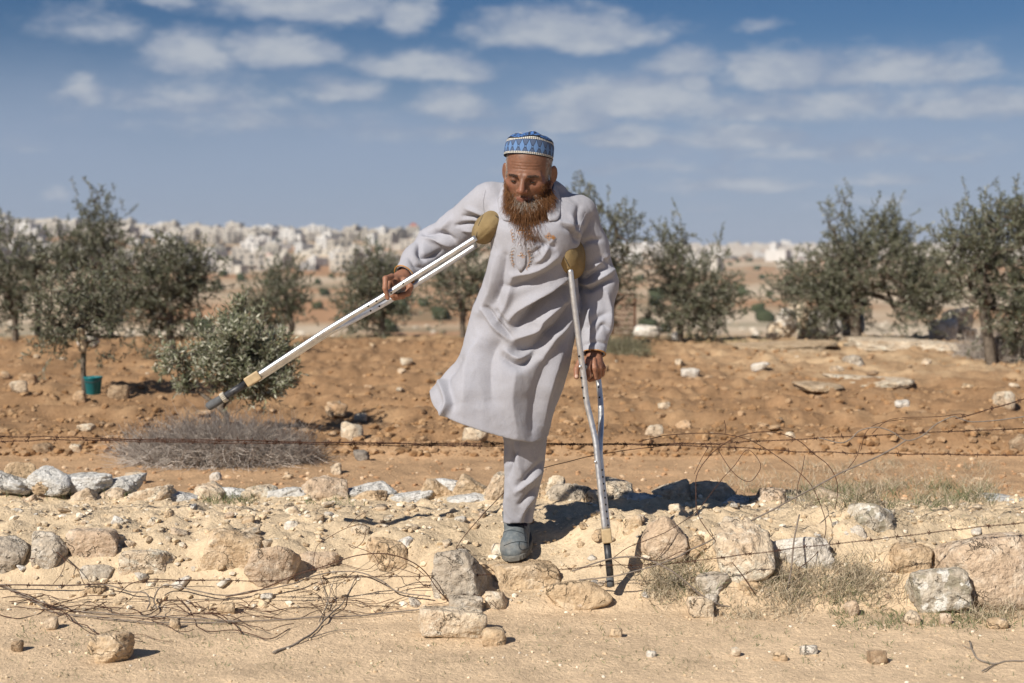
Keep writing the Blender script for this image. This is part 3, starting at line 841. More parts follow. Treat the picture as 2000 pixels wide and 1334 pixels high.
# fist-sized stones weathering out of the bank
rb = np.random.RandomState(31)
for k in range(150):
    px = rb.uniform(-10, 2010); py = rb.uniform(1005, 1190) if rb.rand() < .8 else rb.uniform(990, 1010)
    if 930 < px < 1110 and py > 1050: continue
    d = ground_hit(px, py); x = (px - 1000) / F * d; s = .018 + .042 * rb.rand() ** 1.6
    kq = rb.randint(len(bank_protos))
    o = put('stone', bank_protos[kq])
    q_ = s / .05; o.scale = (q_ * rb.uniform(.8, 1.5), q_ * rb.uniform(.8, 1.3), q_ * rb.uniform(.7, 1.2)); o.rotation_euler = (rb.uniform(-.4, .4), rb.uniform(-.4, .4), rb.uniform(0, 6.3))
    o.location = (x, d, Hs(x, d) + .10 * s)
    tag(o, stone_label(px, py, s, ['cream', 'yellowish', 'cream', 'white', 'pinkish', 'yellowish'][kq % 6], 'half buried ' + ('on top of the bank' if py < 1040 else 'in the bank face' if py < 1110 else 'at the foot of the bank'), (.024, .034, .046)), 'stone', 'small stones in the face of the bank')
# gravel on the bank and clods in the field: nobody could count them
def scatter(name, n, pos, size, mat, seed, label, sub=1, tints=None):
    rs = np.random.RandomState(seed)
    sp = Soup()
    variants = [rock((1, .9, .65), seed + k, sub, 7, 1.2, .4) for k in range(24)]
    x, y = pos(rs, n)
    z = H(x, y)
    s = size(rs, n, y)
    for k in range(n):
        v, f = variants[k % 24]
        a = rs.uniform(0, 6.28); c, q = math.cos(a), math.sin(a)
        w = v * s[k] * rs.uniform(.75, 1.3, 3)
        w = np.stack([w[:, 0] * c - w[:, 1] * q, w[:, 0] * q + w[:, 1] * c, w[:, 2]], -1) + (x[k], y[k], z[k] + .12 * s[k])
        tc = np.array(tints[rs.randint(len(tints))]) * rs.uniform(.82, 1.15)
        sp.add(w, f, tc)
    o = sp.build(name, mat, smooth=False)
    tag(o, label, name.replace('_', ' '), kind='stuff')
    return o
m_grit = mat_tint('gravel', 0.95, 0.1, 0.2, 60, 0.6, 150, 0.004)
def pos_bank(rs, n):
    x = rs.uniform(-2.6, 2.6, n); u = rs.rand(n)
    y = np.where(u < .72, rs.uniform(4.98, 6.25, n), rs.uniform(4.1, 5.0, n))
    return x, y
scatter('gravel', 8500, pos_bank, lambda rs, n, y: (0.005 + 0.026 * rs.rand(n) ** 3.6) * np.where(y < 4.95, .45, 1.0), m_grit, 3, 'loose gravel and crumbs of earth over the bank and sand',
        1, [(.62, .50, .34), (.58, .45, .30), (.66, .55, .40), (.70, .62, .50), (.54, .41, .27)])
def pos_field(rs, n):
    y = 8.0 + 10.5 * rs.rand(n) ** 1.8
    x = rs.uniform(-.40, .40, n) * y
    return x, y
scatter('clods', 13000, pos_field, lambda rs, n, y: 0.012 + 0.055 * rs.rand(n) ** 4.5, m_grit, 9, 'crumbling red-brown clods of ploughed soil', 1,
        [(.325, .195, .10), (.36, .23, .125), (.30, .178, .09), (.40, .265, .155)])
def pos_strip(rs, n):
    return rs.uniform(-3, 3, n), rs.uniform(6.25, 8.1, n)
scatter('pebbles', 2200, pos_strip, lambda rs, n, y: 0.005 + 0.03 * rs.rand(n) ** 4.0, m_grit, 12, 'pebbles on the sandy strip behind the mortared row', 1,
        [(.48, .31, .18), (.44, .27, .15), (.56, .42, .28), (.40, .24, .13)])
# ================================================================== the town on the far hill
def mat_wall(name, c):
    return mat_plain(name, c, 0.9, 0.1, 0, 0.10, 0.25)
M_WALLS = [mat_wall('render_white', (.56, .545, .52)), mat_wall('render_cream', (.49, .455, .40)), mat_wall('limestone_facing', (.42, .385, .33)),
           mat_wall('render_grey', (.28, .27, .255)), mat_wall('render_pink', (.60, .44, .38))]
M_WIN = mat_plain('window_dark', (.05, .06, .07), 0.25, 0.5, 0, .1, 1)
M_TANK = mat_plain('tank_black', (.06, .06, .065), 0.5, 0.3, 0, .1, 1)
M_RED = mat_plain('roof_red', (.34, .12, .08), 0.8, 0.2, 0, .15, 1)
def box(sp, x0, y0, z0, x1, y1, z1):
    v = [(x, y, z) for z in (z0, z1) for y in (y0, y1) for x in (x0, x1)]
    sp.add(v, [(0, 2, 3, 1), (4, 5, 7, 6), (0, 1, 5, 4), (2, 6, 7, 3), (0, 4, 6, 2), (1, 3, 7, 5)])
def house_mesh(k, mat):
    rs = random.Random(k)
    sp = Soup()
    w, dp, st = rs.uniform(10, 17), rs.uniform(9, 13), rs.choice([1, 2, 2, 3, 3])
    h = 3.1 * st + .3
    box(sp, -w / 2, -dp / 2, -6, w / 2, dp / 2, h)
    t = .3                                                   # parapet
    for a in ((-w / 2, -dp / 2, w / 2, -dp / 2 + t), (-w / 2, dp / 2 - t, w / 2, dp / 2), (-w / 2, -dp / 2 + t, -w / 2 + t, dp / 2 - t), (w / 2 - t, -dp / 2 + t, w / 2, dp / 2 - t)):
        box(sp, a[0], a[1], h + .002, a[2], a[3], h + .9)
    sx = rs.choice([-1, 1]) * w * .22                        # stair tower
    box(sp, sx - 1.8, -1.5, h + .003, sx + 1.8, 2.5, h + 2.7)
    if rs.random() < .5:                                     # lower wing
        s = rs.choice([-1, 1]); ww = rs.uniform(4, 7); x0 = w / 2 - .003
        a, b = (x0, x0 + ww) if s > 0 else (-x0 - ww, -x0)
        box(sp, a, -dp * .35, -6, b, dp * .4, max(3.2, h - 3.1))
    for i in range(rs.randint(0, 2)):                        # balcony slab
        box(sp, -w * .3 + i * 2, -dp / 2 - 1.4, 3.05 * (i + 1), w * .1 + i, -dp / 2 + .05, 3.05 * (i + 1) + 1.0)
    fs = np.concatenate(sp.f4)
    return mk_mesh('house', np.concatenate(sp.v), fs, mat, smooth=False), w, dp, st, sx, h
HOUSES = [house_mesh(k, M_WALLS[[0, 0, 1, 1, 2, 0, 1, 3, 2, 0, 1, 2][k]]) for k in range(12)]
sp = Soup(); box(sp, -.85, -.06, -.9, .85, .06, .9)
win_me = mk_mesh('window', np.concatenate(sp.v), np.concatenate(sp.f4), M_WIN, False)
v, f, f3 = tube([(0, 0, 0), (0, 0, 1.4)], .7, 8); tank_me = mk_mesh('water_tank', v, [f, f3], M_TANK, True)
rs = np.random.RandomState(77)
placed = []
def near_what(px):
    for lim, w in ((60, 'by the picture edge'), (130, 'behind the bare-branched olive'), (240, 'behind the tallest olive'), (330, 'over the broad dark olive'), (420, 'past the broad dark olive'), (520, 'over the young olive bush'),
                   (600, 'over the lone rounded olive'), (680, 'past the rounded olive'), (760, 'over the raised hand'), (900, 'beside the raised sleeve'), (1270, 'beside the hanging sleeve'), (1350, 'over the pointed olive'),
                   (1440, 'past the pointed olive'), (1540, 'in the gap before the broad olive'), (1660, 'behind the broad olive'), (1800, 'behind the broad round olive crown'), (1880, 'between the two big olives')):
        if px < lim: return w
    return 'behind the big olive at the edge'
WALLC = ['white', 'white', 'cream', 'cream', 'tan', 'white', 'cream', 'grey', 'tan', 'white', 'cream', 'tan']
def try_house(px, d, minpx, k, label, group, sc=1.0, windows=False):
    if any(abs(px - a) < minpx and abs(d - b) < 45 for a, b in placed): return False
    placed.append((px, d))
    x = (px - 1000) / F * d
    me, w, dp, st, sx, h = HOUSES[k]
    o = put('house', me)
    o.location = (x, d, Hs(x, d) - .5); o.rotation_euler = (0, 0, rs.choice([0, .2, -.25, .5, -.5, .8])); o.scale = (sc,) * 3
    st_w = {1: 'low', 2: 'two-storey', 3: 'three-storey'}[st]
    if d > 1600: lab = '%s hazy %s house far out on the plain %s' % (st_w, WALLC[k], near_what(px))
    else: lab = '%s %s flat-roofed house %s %s' % (st_w, WALLC[k], 'on the skyline' if d > 1380 else 'high on the hillside' if d > 1200 else 'midway down the hillside' if d > 950 else 'low on the hillside', near_what(px))
    tag(o, lab, 'house', group)
    if windows:
        for s in range(st):
            for j in range(3):
                c = put('window', win_me, o); c.location = (-w * .34 + j * w * .34, -dp / 2 - .02, 3.1 * s + 1.75)
            for j in range(2):
                c = put('window', win_me, o); c.location = (-w / 2 - .02, -dp * .22 + j * dp * .45, 3.1 * s + 1.75); c.rotation_euler = (0, 0, math.pi / 2)
        c = put('water_tank', tank_me, o); c.location = (-sx, 1, h + .004)
    return True
n = 0; tries = 0
while n < 190 and tries < 5000:
    tries += 1
    px = rs.uniform(-30, 870); d = rs.choice([rs.uniform(1280, 1560), rs.uniform(1080, 1400), rs.uniform(760, 1150)], p=[.50, .28, .22])
    if try_house(px, d, 13 if d > 1250 else 20, rs.randint(12), 'pale flat-roofed house in the town on the far hillside', 'houses of the hillside town', rs.uniform(.75, 1.2), True): n += 1
n = 0
while n < 110 and tries < 9000:
    tries += 1
    px = rs.uniform(1180, 2020); d = rs.choice([rs.uniform(2900, 3900), rs.uniform(1900, 2900), rs.uniform(900, 1500)], p=[.62, .28, .10])
    if try_house(px, d, 9, rs.randint(12), 'small hazy white house on the far plain beyond the olives', 'houses on the hazy far plain', rs.uniform(.8, 1.5), False): n += 1
# the two buildings that stand out
o = empty('tower_house'); d = 1480; x = (808 - 1000) / F * d; o.location = (x, d, Hs(x, d))
tag(o, 'tall tan house topped by a dark red roof, near the raised arm', 'house')
sp = Soup(); box(sp, -6, -5, -6, 6, 5, 12); mobj('wall', np.concatenate(sp.v), np.concatenate(sp.f4), M_WALLS[2], o, False)
v = np.array([(-5, -4, 12.01), (5, -4, 12.01), (5, 4, 12.01), (-5, 4, 12.01), (0, 0, 16)]); mobj('roof', v, np.array([(0, 1, 4), (1, 2, 4), (2, 3, 4), (3, 0, 4)]), M_RED, o, False)
for s in range(3):
    for j in range(3):
        c = put('window', win_me, o); c.location = (-3.6 + 3.6 * j, -5.02, 2 + 3.4 * s)
o = empty('pink_house'); d = 1010; x = (510 - 1000) / F * d; o.location = (x, d, Hs(x, d))
tag(o, 'long low pink-walled house midway down the far hillside', 'house')
sp = Soup(); box(sp, -8, -5, -5, 8, 5, 5.5); mobj('wall', np.concatenate(sp.v), np.concatenate(sp.f4), M_WALLS[4], o, False)
sp = Soup(); box(sp, -8.4, -5.4, 5.51, 8.4, 5.4, 6.1); mobj('roof', np.concatenate(sp.v), np.concatenate(sp.f4), M_WALLS[0], o, False)
for j in range(4):
    c = put('window', win_me, o); c.location = (-5.7 + 3.8 * j, -5.02, 3)
# more houses than one can count, and dots of trees
sp = Soup()
for k in range(620):
    px = rs.uniform(1150, 2700); d = rs.uniform(2300, 3950); x = (px - 1000) / F * d; z = Hs(x, d); a, b_, h = rs.uniform(5, 12), 6, rs.uniform(5, 12)
    box(sp, x - a, d - b_, z - 4, x + a, d + b_, z + h)
for k in range(170):
    px = rs.uniform(-700, 900); d = rs.uniform(1330, 1640); x = (px - 1000) / F * d; z = Hs(x, d); a, b_, h = rs.uniform(5, 10), 5, rs.uniform(4, 9)
    box(sp, x - a, d - b_, z - 4, x + a, d + b_, z + h)
tag(sp.build('distant_town', M_WALLS[1], smooth=False), 'mass of far pale houses too small to tell apart', 'town', kind='stuff')
sp = Soup()
vv = [rock((1, 1, .9), 800 + k, 2, 4, 2.0, 0) for k in range(6)]
for k in range(330):
    d = rs.choice([rs.uniform(350, 900), rs.uniform(900, 1500), rs.uniform(1500, 3300)]); px = rs.uniform(-40, 2040); x = (px - 1000) / F * d; s = rs.uniform(3, 8)
    v, f = vv[k % 6]; sp.add(v * (s, s, s * .9) + (x, d, Hs(x, d) + s * .25), f, np.array((.055, .065, .035)) * rs.uniform(.7, 1.3))
tag(sp.build('hillside_scrub', mat_tint('scrub', .95, .05, .3, 1.2)), 'dark trees and scrub dotting the far slopes', 'scrub', kind='stuff')

sp = Soup()
for k in range(900):
    d = rs.uniform(26, 420) if k % 3 else rs.uniform(22, 60); px = rs.uniform(-40, 2040); x = (px - 1000) / F * d; s = rs.uniform(.006, .016) * d ** .8
    v, f = vv[k % 6]; sp.add(v * (s * 1.3, s, s * .7) + (x, d, Hs(x, d) + s * .15), f, np.array(((.52, .44, .33), (.60, .54, .45), (.42, .33, .23))[k % 3]) * rs.uniform(.8, 1.15))
tag(sp.build('hillside_rubble', mat_tint('rubble', .95, .05, .25, 2)), 'pale rocks and rubble strewn over the slope below the field', 'rubble', kind='stuff')
sp = Soup()
for k in range(420):
    d = rs.uniform(24, 380); px = rs.uniform(-40, 2040); x = (px - 1000) / F * d; s = rs.uniform(.006, .016) * d ** .8
    v, f = vv[k % 6]; sp.add(v * (s, s, s * .7) + (x, d, Hs(x, d) + s * .2), f, np.array(((.13, .13, .085), (.20, .175, .115), (.11, .112, .07))[k % 3]) * rs.uniform(.7, 1.3))
tag(sp.build('slope_scrub', MATS['scrub']), 'low bushes scattered down the slope below the field', 'scrub', kind='stuff')

# ================================================================== olives
m_leaf = mat_tint('olive_leaf', 0.55, 0.35, 0.10, 60, trans=0.22)
m_bark = mat_plain('olive_bark', (.14, .115, .09), 0.95, 0.1, 0, .3, 25, .8, 60, .01)
LEAFC = np.array([(.128, .138, .082), (.105, .118, .072), (.165, .17, .112), (.24, .24, .178), (.32, .315, .25), (.15, .145, .078)])
def leaves(roots, dirs, L, Wd, rs, tint):
    """lens-shaped leaves folded along the midrib: 4 verts, 2 triangles"""
    n = len(roots)
    dirs = norm(dirs)
    side = norm(np.cross(dirs, rs.normal(size=(n, 3))))
    up = np.cross(side, dirs)
    a = roots; c = roots + dirs * L[:, None] + up * (L * rs.uniform(-.15, .15, n))[:, None]
    m = roots + dirs * (L * .5)[:, None] - up * (.18 * Wd)[:, None]
    b = m + side * (Wd * .5)[:, None]; e = m - side * (Wd * .5)[:, None]
    v = np.stack([a, b, c, e], 1).reshape(-1, 3)
    i = np.arange(n) * 4
    f = np.concatenate([np.stack([i, i + 1, i + 2], -1), np.stack([i, i + 2, i + 3], -1)])
    return v, f, np.repeat(tint, 4, 0)
def olive(name, base, crown, seed, nclump, ntwig, leafL, label, group=None, trunk_h=.3, rad=.035, upshoot=.35, lean=(0, 0), spread=.09, cat='olive tree', dens=1.0, twigL=.22, pale=0.0):
    """crown: list of (centre xyz, radii) ellipsoids relative to base"""
    rs = np.random.RandomState(seed)
    base = np.asarray(base, float)
    root = empty(name, tuple(base))
    tag(root, label, cat, group)
    # attractors in the crown
    A = []
    wts = np.array([r[0] * r[2] for c, r in crown]); wts = wts / wts.sum()
    while len(A) < nclump:
        c, r = crown[rs.choice(len(crown), p=wts)]
        u = norm(rs.normal(size=3)) * rs.rand() ** .42
        p = np.array(c) + u * np.array(r)
        if vnoise((p * 2.6 / max(.4, r[0])).reshape(1, 3), seed)[0] > -.42 / dens: A.append(p)
    A = np.array(A)
    top = max(c[2] for c, r in crown)
    hub = np.array((lean[0], lean[1], trunk_h))
    nodes = [np.array((0, 0, -.05)), hub * (.5, .5, .45) + rs.normal(0, .02, 3), hub]; par = [-1, 0, 1]; load = [0, 0, 0]
    order = np.argsort(np.linalg.norm(A - hub, axis=1))
    tips = []
    for i in order:
        p = A[i]
        N = np.array(nodes[2:]); dd = np.linalg.norm(N - p, axis=1) + .55 * np.linalg.norm(N - hub, axis=1) * 0.35
        j = int(np.argmin(dd)) + 2
        q = nodes[j]; L = np.linalg.norm(p - q); steps = max(1, int(L / .16)); prev = j
        for s in range(1, steps + 1):
            w = q + (p - q) * s / steps + (rs.normal(0, .018, 3) if s < steps else 0) + np.array((0, 0, .10 * L * math.sin(math.pi * s / steps) * .5))
            nodes.append(w); par.append(prev); load.append(0); prev = len(nodes) - 1
        tips.append(prev)
    for tnode in tips:
        k = tnode
        while k >= 0: load[k] += 1; k = par[k]
    sp = Soup(); mx = max(load)
    for k in range(1, len(nodes)):
        r0 = rad * (load[par[k]] / mx) ** .5; r1 = rad * (load[k] / mx) ** .5
        add_tube(sp, [nodes[par[k]], nodes[k]], [max(r0, .003), max(r1, .003)], 6 if load[k] > 3 else 4, caps=False)
    cen = A.mean(0)
    rt = []; dr = []
    tw = Soup()
    for tnode in tips:
        p = nodes[tnode]
        for s in range(ntwig):
            dv = norm(norm(p - cen) * .7 + rs.normal(0, .75, 3) + np.array((0, 0, upshoot * 1.6)))
            L = twigL * rs.uniform(.45, 1.15)
            q0 = p + rs.normal(0, spread * .4, 3)
            m = q0 + dv * L * .5 + rs.normal(0, .012, 3); e = q0 + dv * L + np.array((0, 0, rs.uniform(-.04, .03)))
            add_tube(tw, [q0, m, e], [.0022, .0018, .001], 3, caps=False)
            nl = max(4, int(L / (leafL * .33)))
            u = (np.arange(nl) + rs.rand()) / nl
            pt = np.where((u < .5)[:, None], q0 + (m - q0) * (u * 2)[:, None], m + (e - m) * ((u - .5) * 2)[:, None])
            rt.append(pt); dr.append(dv * .75 + norm(rs.normal(size=(nl, 3))) * .8 + (0, 0, .1))
            rt.append(pt); dr.append(dv * .75 + norm(rs.normal(size=(nl, 3))) * .8)
    rt = np.concatenate(rt); dr = np.concatenate(dr); n = len(rt)
    L = leafL * rs.uniform(.65, 1.2, n)
    pr = np.array([.26, .22, .2, .15, .11 + pale, .06]); pr /= pr.sum()
    tint = LEAFC[rs.choice(6, n, p=pr)] * rs.uniform(.8, 1.2, (n, 1)) * (1 + 4.5 * pale)
    v, f, tn = leaves(rt, dr, L, L * .26, rs, tint)
    mobj('crown', v, f, m_leaf, root, False, tn)
    sp.build('trunk', m_bark, root)
    tw.build('twigs', m_bark, root)['kind'] = 'stuff'
    return root
def base_at(px, py, d=None):
    if d is None: d = ground_hit(px, py)
    q = P(px, py, d)
    return np.array((q[0], d, Hs(q[0], d)))
def crown_px(base, items):
    """ellipsoids given as photo boxes at the tree's own distance"""
    out = []
    for (x0, y0, x1, y1) in items:
        c = P((x0 + x1) / 2, (y0 + y1) / 2, base[1]) - base
        w, h = (x1 - x0) / 2 * base[1] / F, (y1 - y0) / 2 * base[1] / F
        out.append(((c[0], c[1], c[2]), (w, min(w, h) * .9 + .1 * w, h)))
    return out
b0 = base_at(432, 852, 8.65)
olive('olive_bush', b0, crown_px(b0, [(330, 630, 570, 760), (370, 600, 520, 700), (310, 680, 470, 770), (440, 660, 590, 790), (380, 710, 560, 785)]), 4, 190, 5, .041,
      'young olive bush with grey-green leaves behind the raised crutch', trunk_h=.13, rad=.020, upshoot=.45, spread=.05, cat='olive bush', twigL=.115, pale=.14)
TREES = [
 # base px, py, distance, crown boxes, clumps, label
 (165, 755, 10.7, [(70, 520, 220, 690), (60, 580, 180, 680), (150, 560, 230, 660)], 60, 'slender olive sapling with a wrapped stem beside the teal bucket', dict(trunk_h=.40, rad=.020, twigL=.16, leafL=.042, ntwig=4)),
 (30, 640, 17.5, [(-60, 430, 90, 600), (-30, 490, 130, 610), (-60, 540, 60, 640)], 130, 'dense olive tree cut off by the picture edge', {}),
 (215, 640, 18.5, [(150, 375, 245, 500), (120, 450, 280, 610), (140, 430, 230, 540), (130, 560, 260, 640)], 130, 'tallest olive of the group, with a pointed top above the town', dict(upshoot=.6)),
 (330, 690, 14.5, [(190, 470, 400, 620), (280, 490, 420, 600), (200, 540, 390, 650), (280, 600, 390, 690)], 200, 'broad dark olive right behind the young olive bush', dict(leafL=.048)),
 (75, 645, 18.0, [(50, 460, 150, 560), (90, 440, 170, 540)], 40, 'thin olive with bare grey branches before the town', dict(dens=.7)),
 (565, 640, 19.0, [(490, 520, 600, 640), (465, 570, 600, 650), (520, 525, 600, 600)], 110, 'rounded olive standing alone past the bush', {}),
 (745, 648, 18.5, [(660, 510, 790, 640), (690, 480, 770, 600), (650, 560, 800, 655)], 150, 'wide olive below the raised hand', {}),
 (905, 640, 18.0, [(820, 470, 950, 620), (850, 500, 960, 580), (870, 440, 960, 520)], 80, 'thin-stemmed olive half hidden behind the tunic', dict(dens=.75)),
 (1190, 640, 16.5, [(1110, 360, 1190, 440), (1130, 400, 1250, 560), (1150, 430, 1240, 600)], 80, 'olive rising behind the bent shoulder', dict(dens=.8, upshoot=.5)),
 (1330, 650, 17.0, [(1270, 470, 1420, 640), (1280, 450, 1350, 540), (1270, 540, 1440, 655), (1370, 540, 1440, 620)], 190, 'bushy olive with a pointed top, first past the man', {}),
 (1668, 655, 17.0, [(1520, 470, 1860, 630), (1540, 480, 1840, 620), (1600, 390, 1680, 520), (1650, 420, 1790, 560), (1700, 400, 1770, 500), (1500, 530, 1700, 620), (1720, 520, 1860, 640), (1560, 560, 1820, 665)], 430, 'very broad round olive above a heap of pale stones', dict(rad=.07)),
 (1938, 705, 14.2, [(1840, 430, 1960, 560), (1900, 400, 2040, 540), (1950, 380, 2040, 480), (1870, 500, 2040, 610), (1940, 560, 2040, 690), (1830, 440, 1900, 500)], 230, 'big olive with a dark forked trunk at the picture edge', dict(trunk_h=.62, rad=.055, lean=(-.10, 0))),
]
for i, (px, py, d, cr, nc, lb, kw) in enumerate(TREES):
    bb = base_at(px, py, d)
    k = dict(trunk_h=.35, rad=.040, twigL=.22, leafL=.050, ntwig=3, upshoot=.35, spread=.20)
    nc = int(nc * 1.3)
    k.update(kw)
    olive('olive_tree', bb, crown_px(bb, cr), 30 + i, nc, k.pop('ntwig'), k.pop('leafL'), lb, 'olive trees along the field edge', **k)
# pale wrap on the sapling, teal bucket, scrap
m_wrap = mat_plain('sacking', (.58, .46, .30), .9, .1, 0, .2, 30)
bb = base_at(165, 755, 10.7)
c0 = P(160, 665, 10.68)
v, f, f3 = tube(spline([c0 + (0, 0, -.09), c0 + (.01, 0, -.03), c0 + (-.008, 0, .04), c0 + (.005, 0, .10)], 12), [.026, .034, .030, .036, .030, .033, .036, .028, .032, .03, .028, .02], 10)
tag(mobj('sacking_wrap', v, [f, f3], m_wrap), 'strip of pale sacking tied round the sapling stem', 'cloth')
m_teal = mat_plain('teal_plastic', (.012, .17, .19), .4, .4, 0, .15, 12)
bk = empty('bucket', tuple(base_at(182, 755, 10.6)))
tag(bk, 'teal plastic bucket standing at the foot of the sapling', 'bucket')
prof = [(.045, .0), (.052, .005), (.066, .125), (.070, .128), (.070, .136), (.064, .136), (.060, .12), (.048, .012), (.0005, .010)]
a = np.linspace(0, 2 * np.pi, 28, endpoint=False)
v = np.array([(r * math.cos(x), r * math.sin(x), z) for r, z in prof for x in a])
i_, j_ = np.meshgrid(np.arange(len(prof) - 1), np.arange(28), indexing='ij')
f = np.stack([i_ * 28 + j_, i_ * 28 + (j_ + 1) % 28, (i_ + 1) * 28 + (j_ + 1) % 28, (i_ + 1) * 28 + j_], -1).reshape(-1, 4)
mobj('pail', v, f, m_teal, bk)
t_ = np.linspace(0, math.pi, 16)
v, f, f3 = tube(np.stack([.07 * np.cos(t_), -.02 - .05 * np.sin(t_), .128 - .03 * np.sin(t_)], -1), .002, 6); mobj('handle', v, [f, f3], M_TANK, bk)
bb = base_at(292, 772, 10.0)
v, f = rock((.085, .04, .012), 5, 3, 6, 1.5, .2)
o = mobj('plastic_scrap', v, f, mat_plain('blue_plastic', (.10, .42, .50), .5, .3)); o.location = bb + (0, 0, .02)
tag(o, 'crumpled scrap of light blue plastic lying in the red field', 'plastic scrap')
# rusty mesh fence panels behind the field
m_rust = mat_plain('rust', (.13, .065, .04), .9, .2, 0, .35, 60)
for i, (x0, x1, y0, y1, lb) in enumerate([(1196, 1240, 575, 655, 'rusty mesh gate panel beside the pointed olive')]):
    d = 18.6 + i * .3
    pn = empty('mesh_panel', tuple(P((x0 + x1) / 2, y1, d)))
    tag(pn, lb, 'fence panel')
    w, h = (x1 - x0) * d / F, (y1 - y0) * d / F
    fr = Soup()
    for a, b_ in (((-w / 2, 0, 0), (-w / 2, 0, h)), ((w / 2, 0, 0), (w / 2, 0, h)), ((-w / 2, 0, 0), (w / 2, 0, 0)), ((-w / 2, 0, h), (w / 2, 0, h))): add_tube(fr, [a, b_], .016, 6)
    fr.build('frame', m_rust, pn)
    for j in range(1, 12):
        v, f, f3 = tube([(-w / 2 + w * j / 12, .004, 0), (-w / 2 + w * j / 12, .004, h)], .005, 4); mobj('bar', v, [f, f3], m_rust, pn)
    for j in range(1, 8):
        v, f, f3 = tube([(-w / 2, -.004, h * j / 8), (w / 2, -.004, h * j / 8)], .005, 4); mobj('bar', v, [f, f3], m_rust, pn)
# ================================================================== the man
def strands(pts, r, tint):
    """pts (n,k,3): thin three-sided hairs"""
    n, k, _ = pts.shape
    t = norm(np.gradient(pts, axis=1))
    a = norm(np.cross(t, np.array((.3, -.9, .31)))); b = np.cross(t, a)
    ang = np.array([0, 2.094, 4.189])
    rr = np.linspace(1, .35, k)[None, :, None, None] * r
    v = pts[:, :, None] + rr * (np.cos(ang)[None, None, :, None] * a[:, :, None] + np.sin(ang)[None, None, :, None] * b[:, :, None])
    v = v.reshape(-1, 3)
    i = np.arange(n)[:, None, None] * (k * 3) + np.arange(k - 1)[None, :, None] * 3; j = np.arange(3)[None, None]
    j2 = (j + 1) % 3
    f = np.stack([i + j, i + j2, i + 3 + j2, i + 3 + j], -1).reshape(-1, 4)
    tn = np.repeat(tint, k * 3, 0) if tint.ndim == 2 else np.repeat(tint.reshape(-1, 3), 3, 0)
    return v, f, tn
def rot(ax, ay, az): return np.array(Matrix.Rotation(az, 3, 'Z') @ Matrix.Rotation(ay, 3, 'Y') @ Matrix.Rotation(ax, 3, 'X'))
HC = P(1032, 338, 5.06)
HR = rot(R(15), R(4), R(-11))
HS = 1.04
def head_sdf(q):
    p = q.copy()
    ax = np.abs(p[:, 0]); s = np.stack([ax, p[:, 1], p[:, 2]], -1)      # mirrored
    d = sd_ell(p, (0, .012, .045), (.076, .096, .086))
    d = smin(d, sd_ell(p, (0, -.022, -.03), (.064, .070, .086)), .03)
    d = smin(d, sd_cap(s, (0, -.082, -.112), (.022, -.07, -.105), .020), .03)
    d = smin(d, sd_cap(s, (.062, -.005, -.05), (.030, -.065, -.10), .020, .016), .03)   # jaw line
    d = smin(d, sd_cap(s, (.012, -.092, .0105), (.050, -.072, .0085), .0115, .009), .014)  # brow
    d = smin(d, sd_ell(s, (.046, -.060, -.022), (.020, .020, .017)), .022)              # cheekbone
    d = smax(d, -sd_ell(s, (.033, -.104, -.008), (.0185, .024, .0125)), .012)           # socket
    d = smin(d, sd_ell(s, (.033, -.0755, -.007), (.0140, .0130, .0115)), .004)           # lidded eye
    d = smin(d, sd_cap(p, (0, -.090, .012), (0, -.120, -.036), .0075, .0115), .012)     # nose
    d = smin(d, sd_ell(s, (.0125, -.106, -.040), (.0085, .011, .0085)), .007)
    d = smax(d, -sd_ell(s, (.0075, -.110, -.0515), (.004, .006, .004)), .003)
    d = smin(d, sd_cap(s, (0, -.096, -.0665), (.021, -.084, -.070), .0055, .003), .006)  # lips
    d = smin(d, sd_cap(s, (0, -.094, -.0785), (.018, -.085, -.075), .0060, .003), .006)
    d = smax(d, -sd_cap(s, (0, -.104, -.0725), (.022, -.090, -.0730), .0014), .003)
    # folds beside the nose, forehead lines
    d = d + .0016 * np.exp(-(sd_cap(s, (.019, -.10, -.036), (.030, -.085, -.066), 0) / .004) ** 2)
    fh = sstep(p[:, 2], .026, .034) * sstep(p[:, 2], .062, .05) * sstep(p[:, 1], -.05, -.075)
    d = d + .0012 * fh * np.sin((p[:, 2] + .12 * ax * ax * 8) * 2 * np.pi / .0095)
    # ears
    er = np.array(Matrix.Rotation(R(-34), 3, 'Z'))
    e = sd_ell(s, (.0845, .015, -.002), (.0075, .018, .030), er)
    e = smax(e, -sd_ell(s, (.0925, .007, .0), (.0065, .012, .020), er), .005)
    e = smin(e, sd_ell(s, (.080, .006, -.032), (.006, .008, .009)), .006)
    d = smin(d, e, .008)
    d = smin(d, sd_cap(p, (0, .030, -.05), (0, .060, -.19), .056, .060), .03)
    return d
hv, hf = surface_net(head_sdf, (-.115, -.15, -.2), (.115, .13, .14), .0032)
hl = hv.copy()
hn_ = vnormals(hv, hf)
skin = np.array((.182, .088, .054))
ht = np.zeros_like(hl) + skin
def tb(mask, col):
    global ht
    ht = ht * (1 - mask[:, None]) + np.array(col) * mask[:, None]
axh = np.abs(hl[:, 0])
nz = fbm(hl, 60, 3, seed=5)
tb(.5 * sstep(np.linalg.norm(hl - (0, -.118, -.036), axis=1), .03, .01), (.26, .105, .062))
tb(.45 * sstep(np.linalg.norm(np.stack([axh, hl[:, 1], hl[:, 2]], -1) - (.045, -.07, -.025), axis=1), .032, .012), (.25, .105, .065))
tb(.7 * sstep(np.abs(hl[:, 2] + .0725), .011, .005) * sstep(axh, .024, .018) * sstep(hl[:, 1], -.08, -.088), (.17, .065, .05))
tb(.5 * sstep(np.linalg.norm(np.stack([axh, hl[:, 1] * .6, hl[:, 2]], -1) - (.033, -.05, -.006), axis=1), .024, .010), (.12, .055, .035))
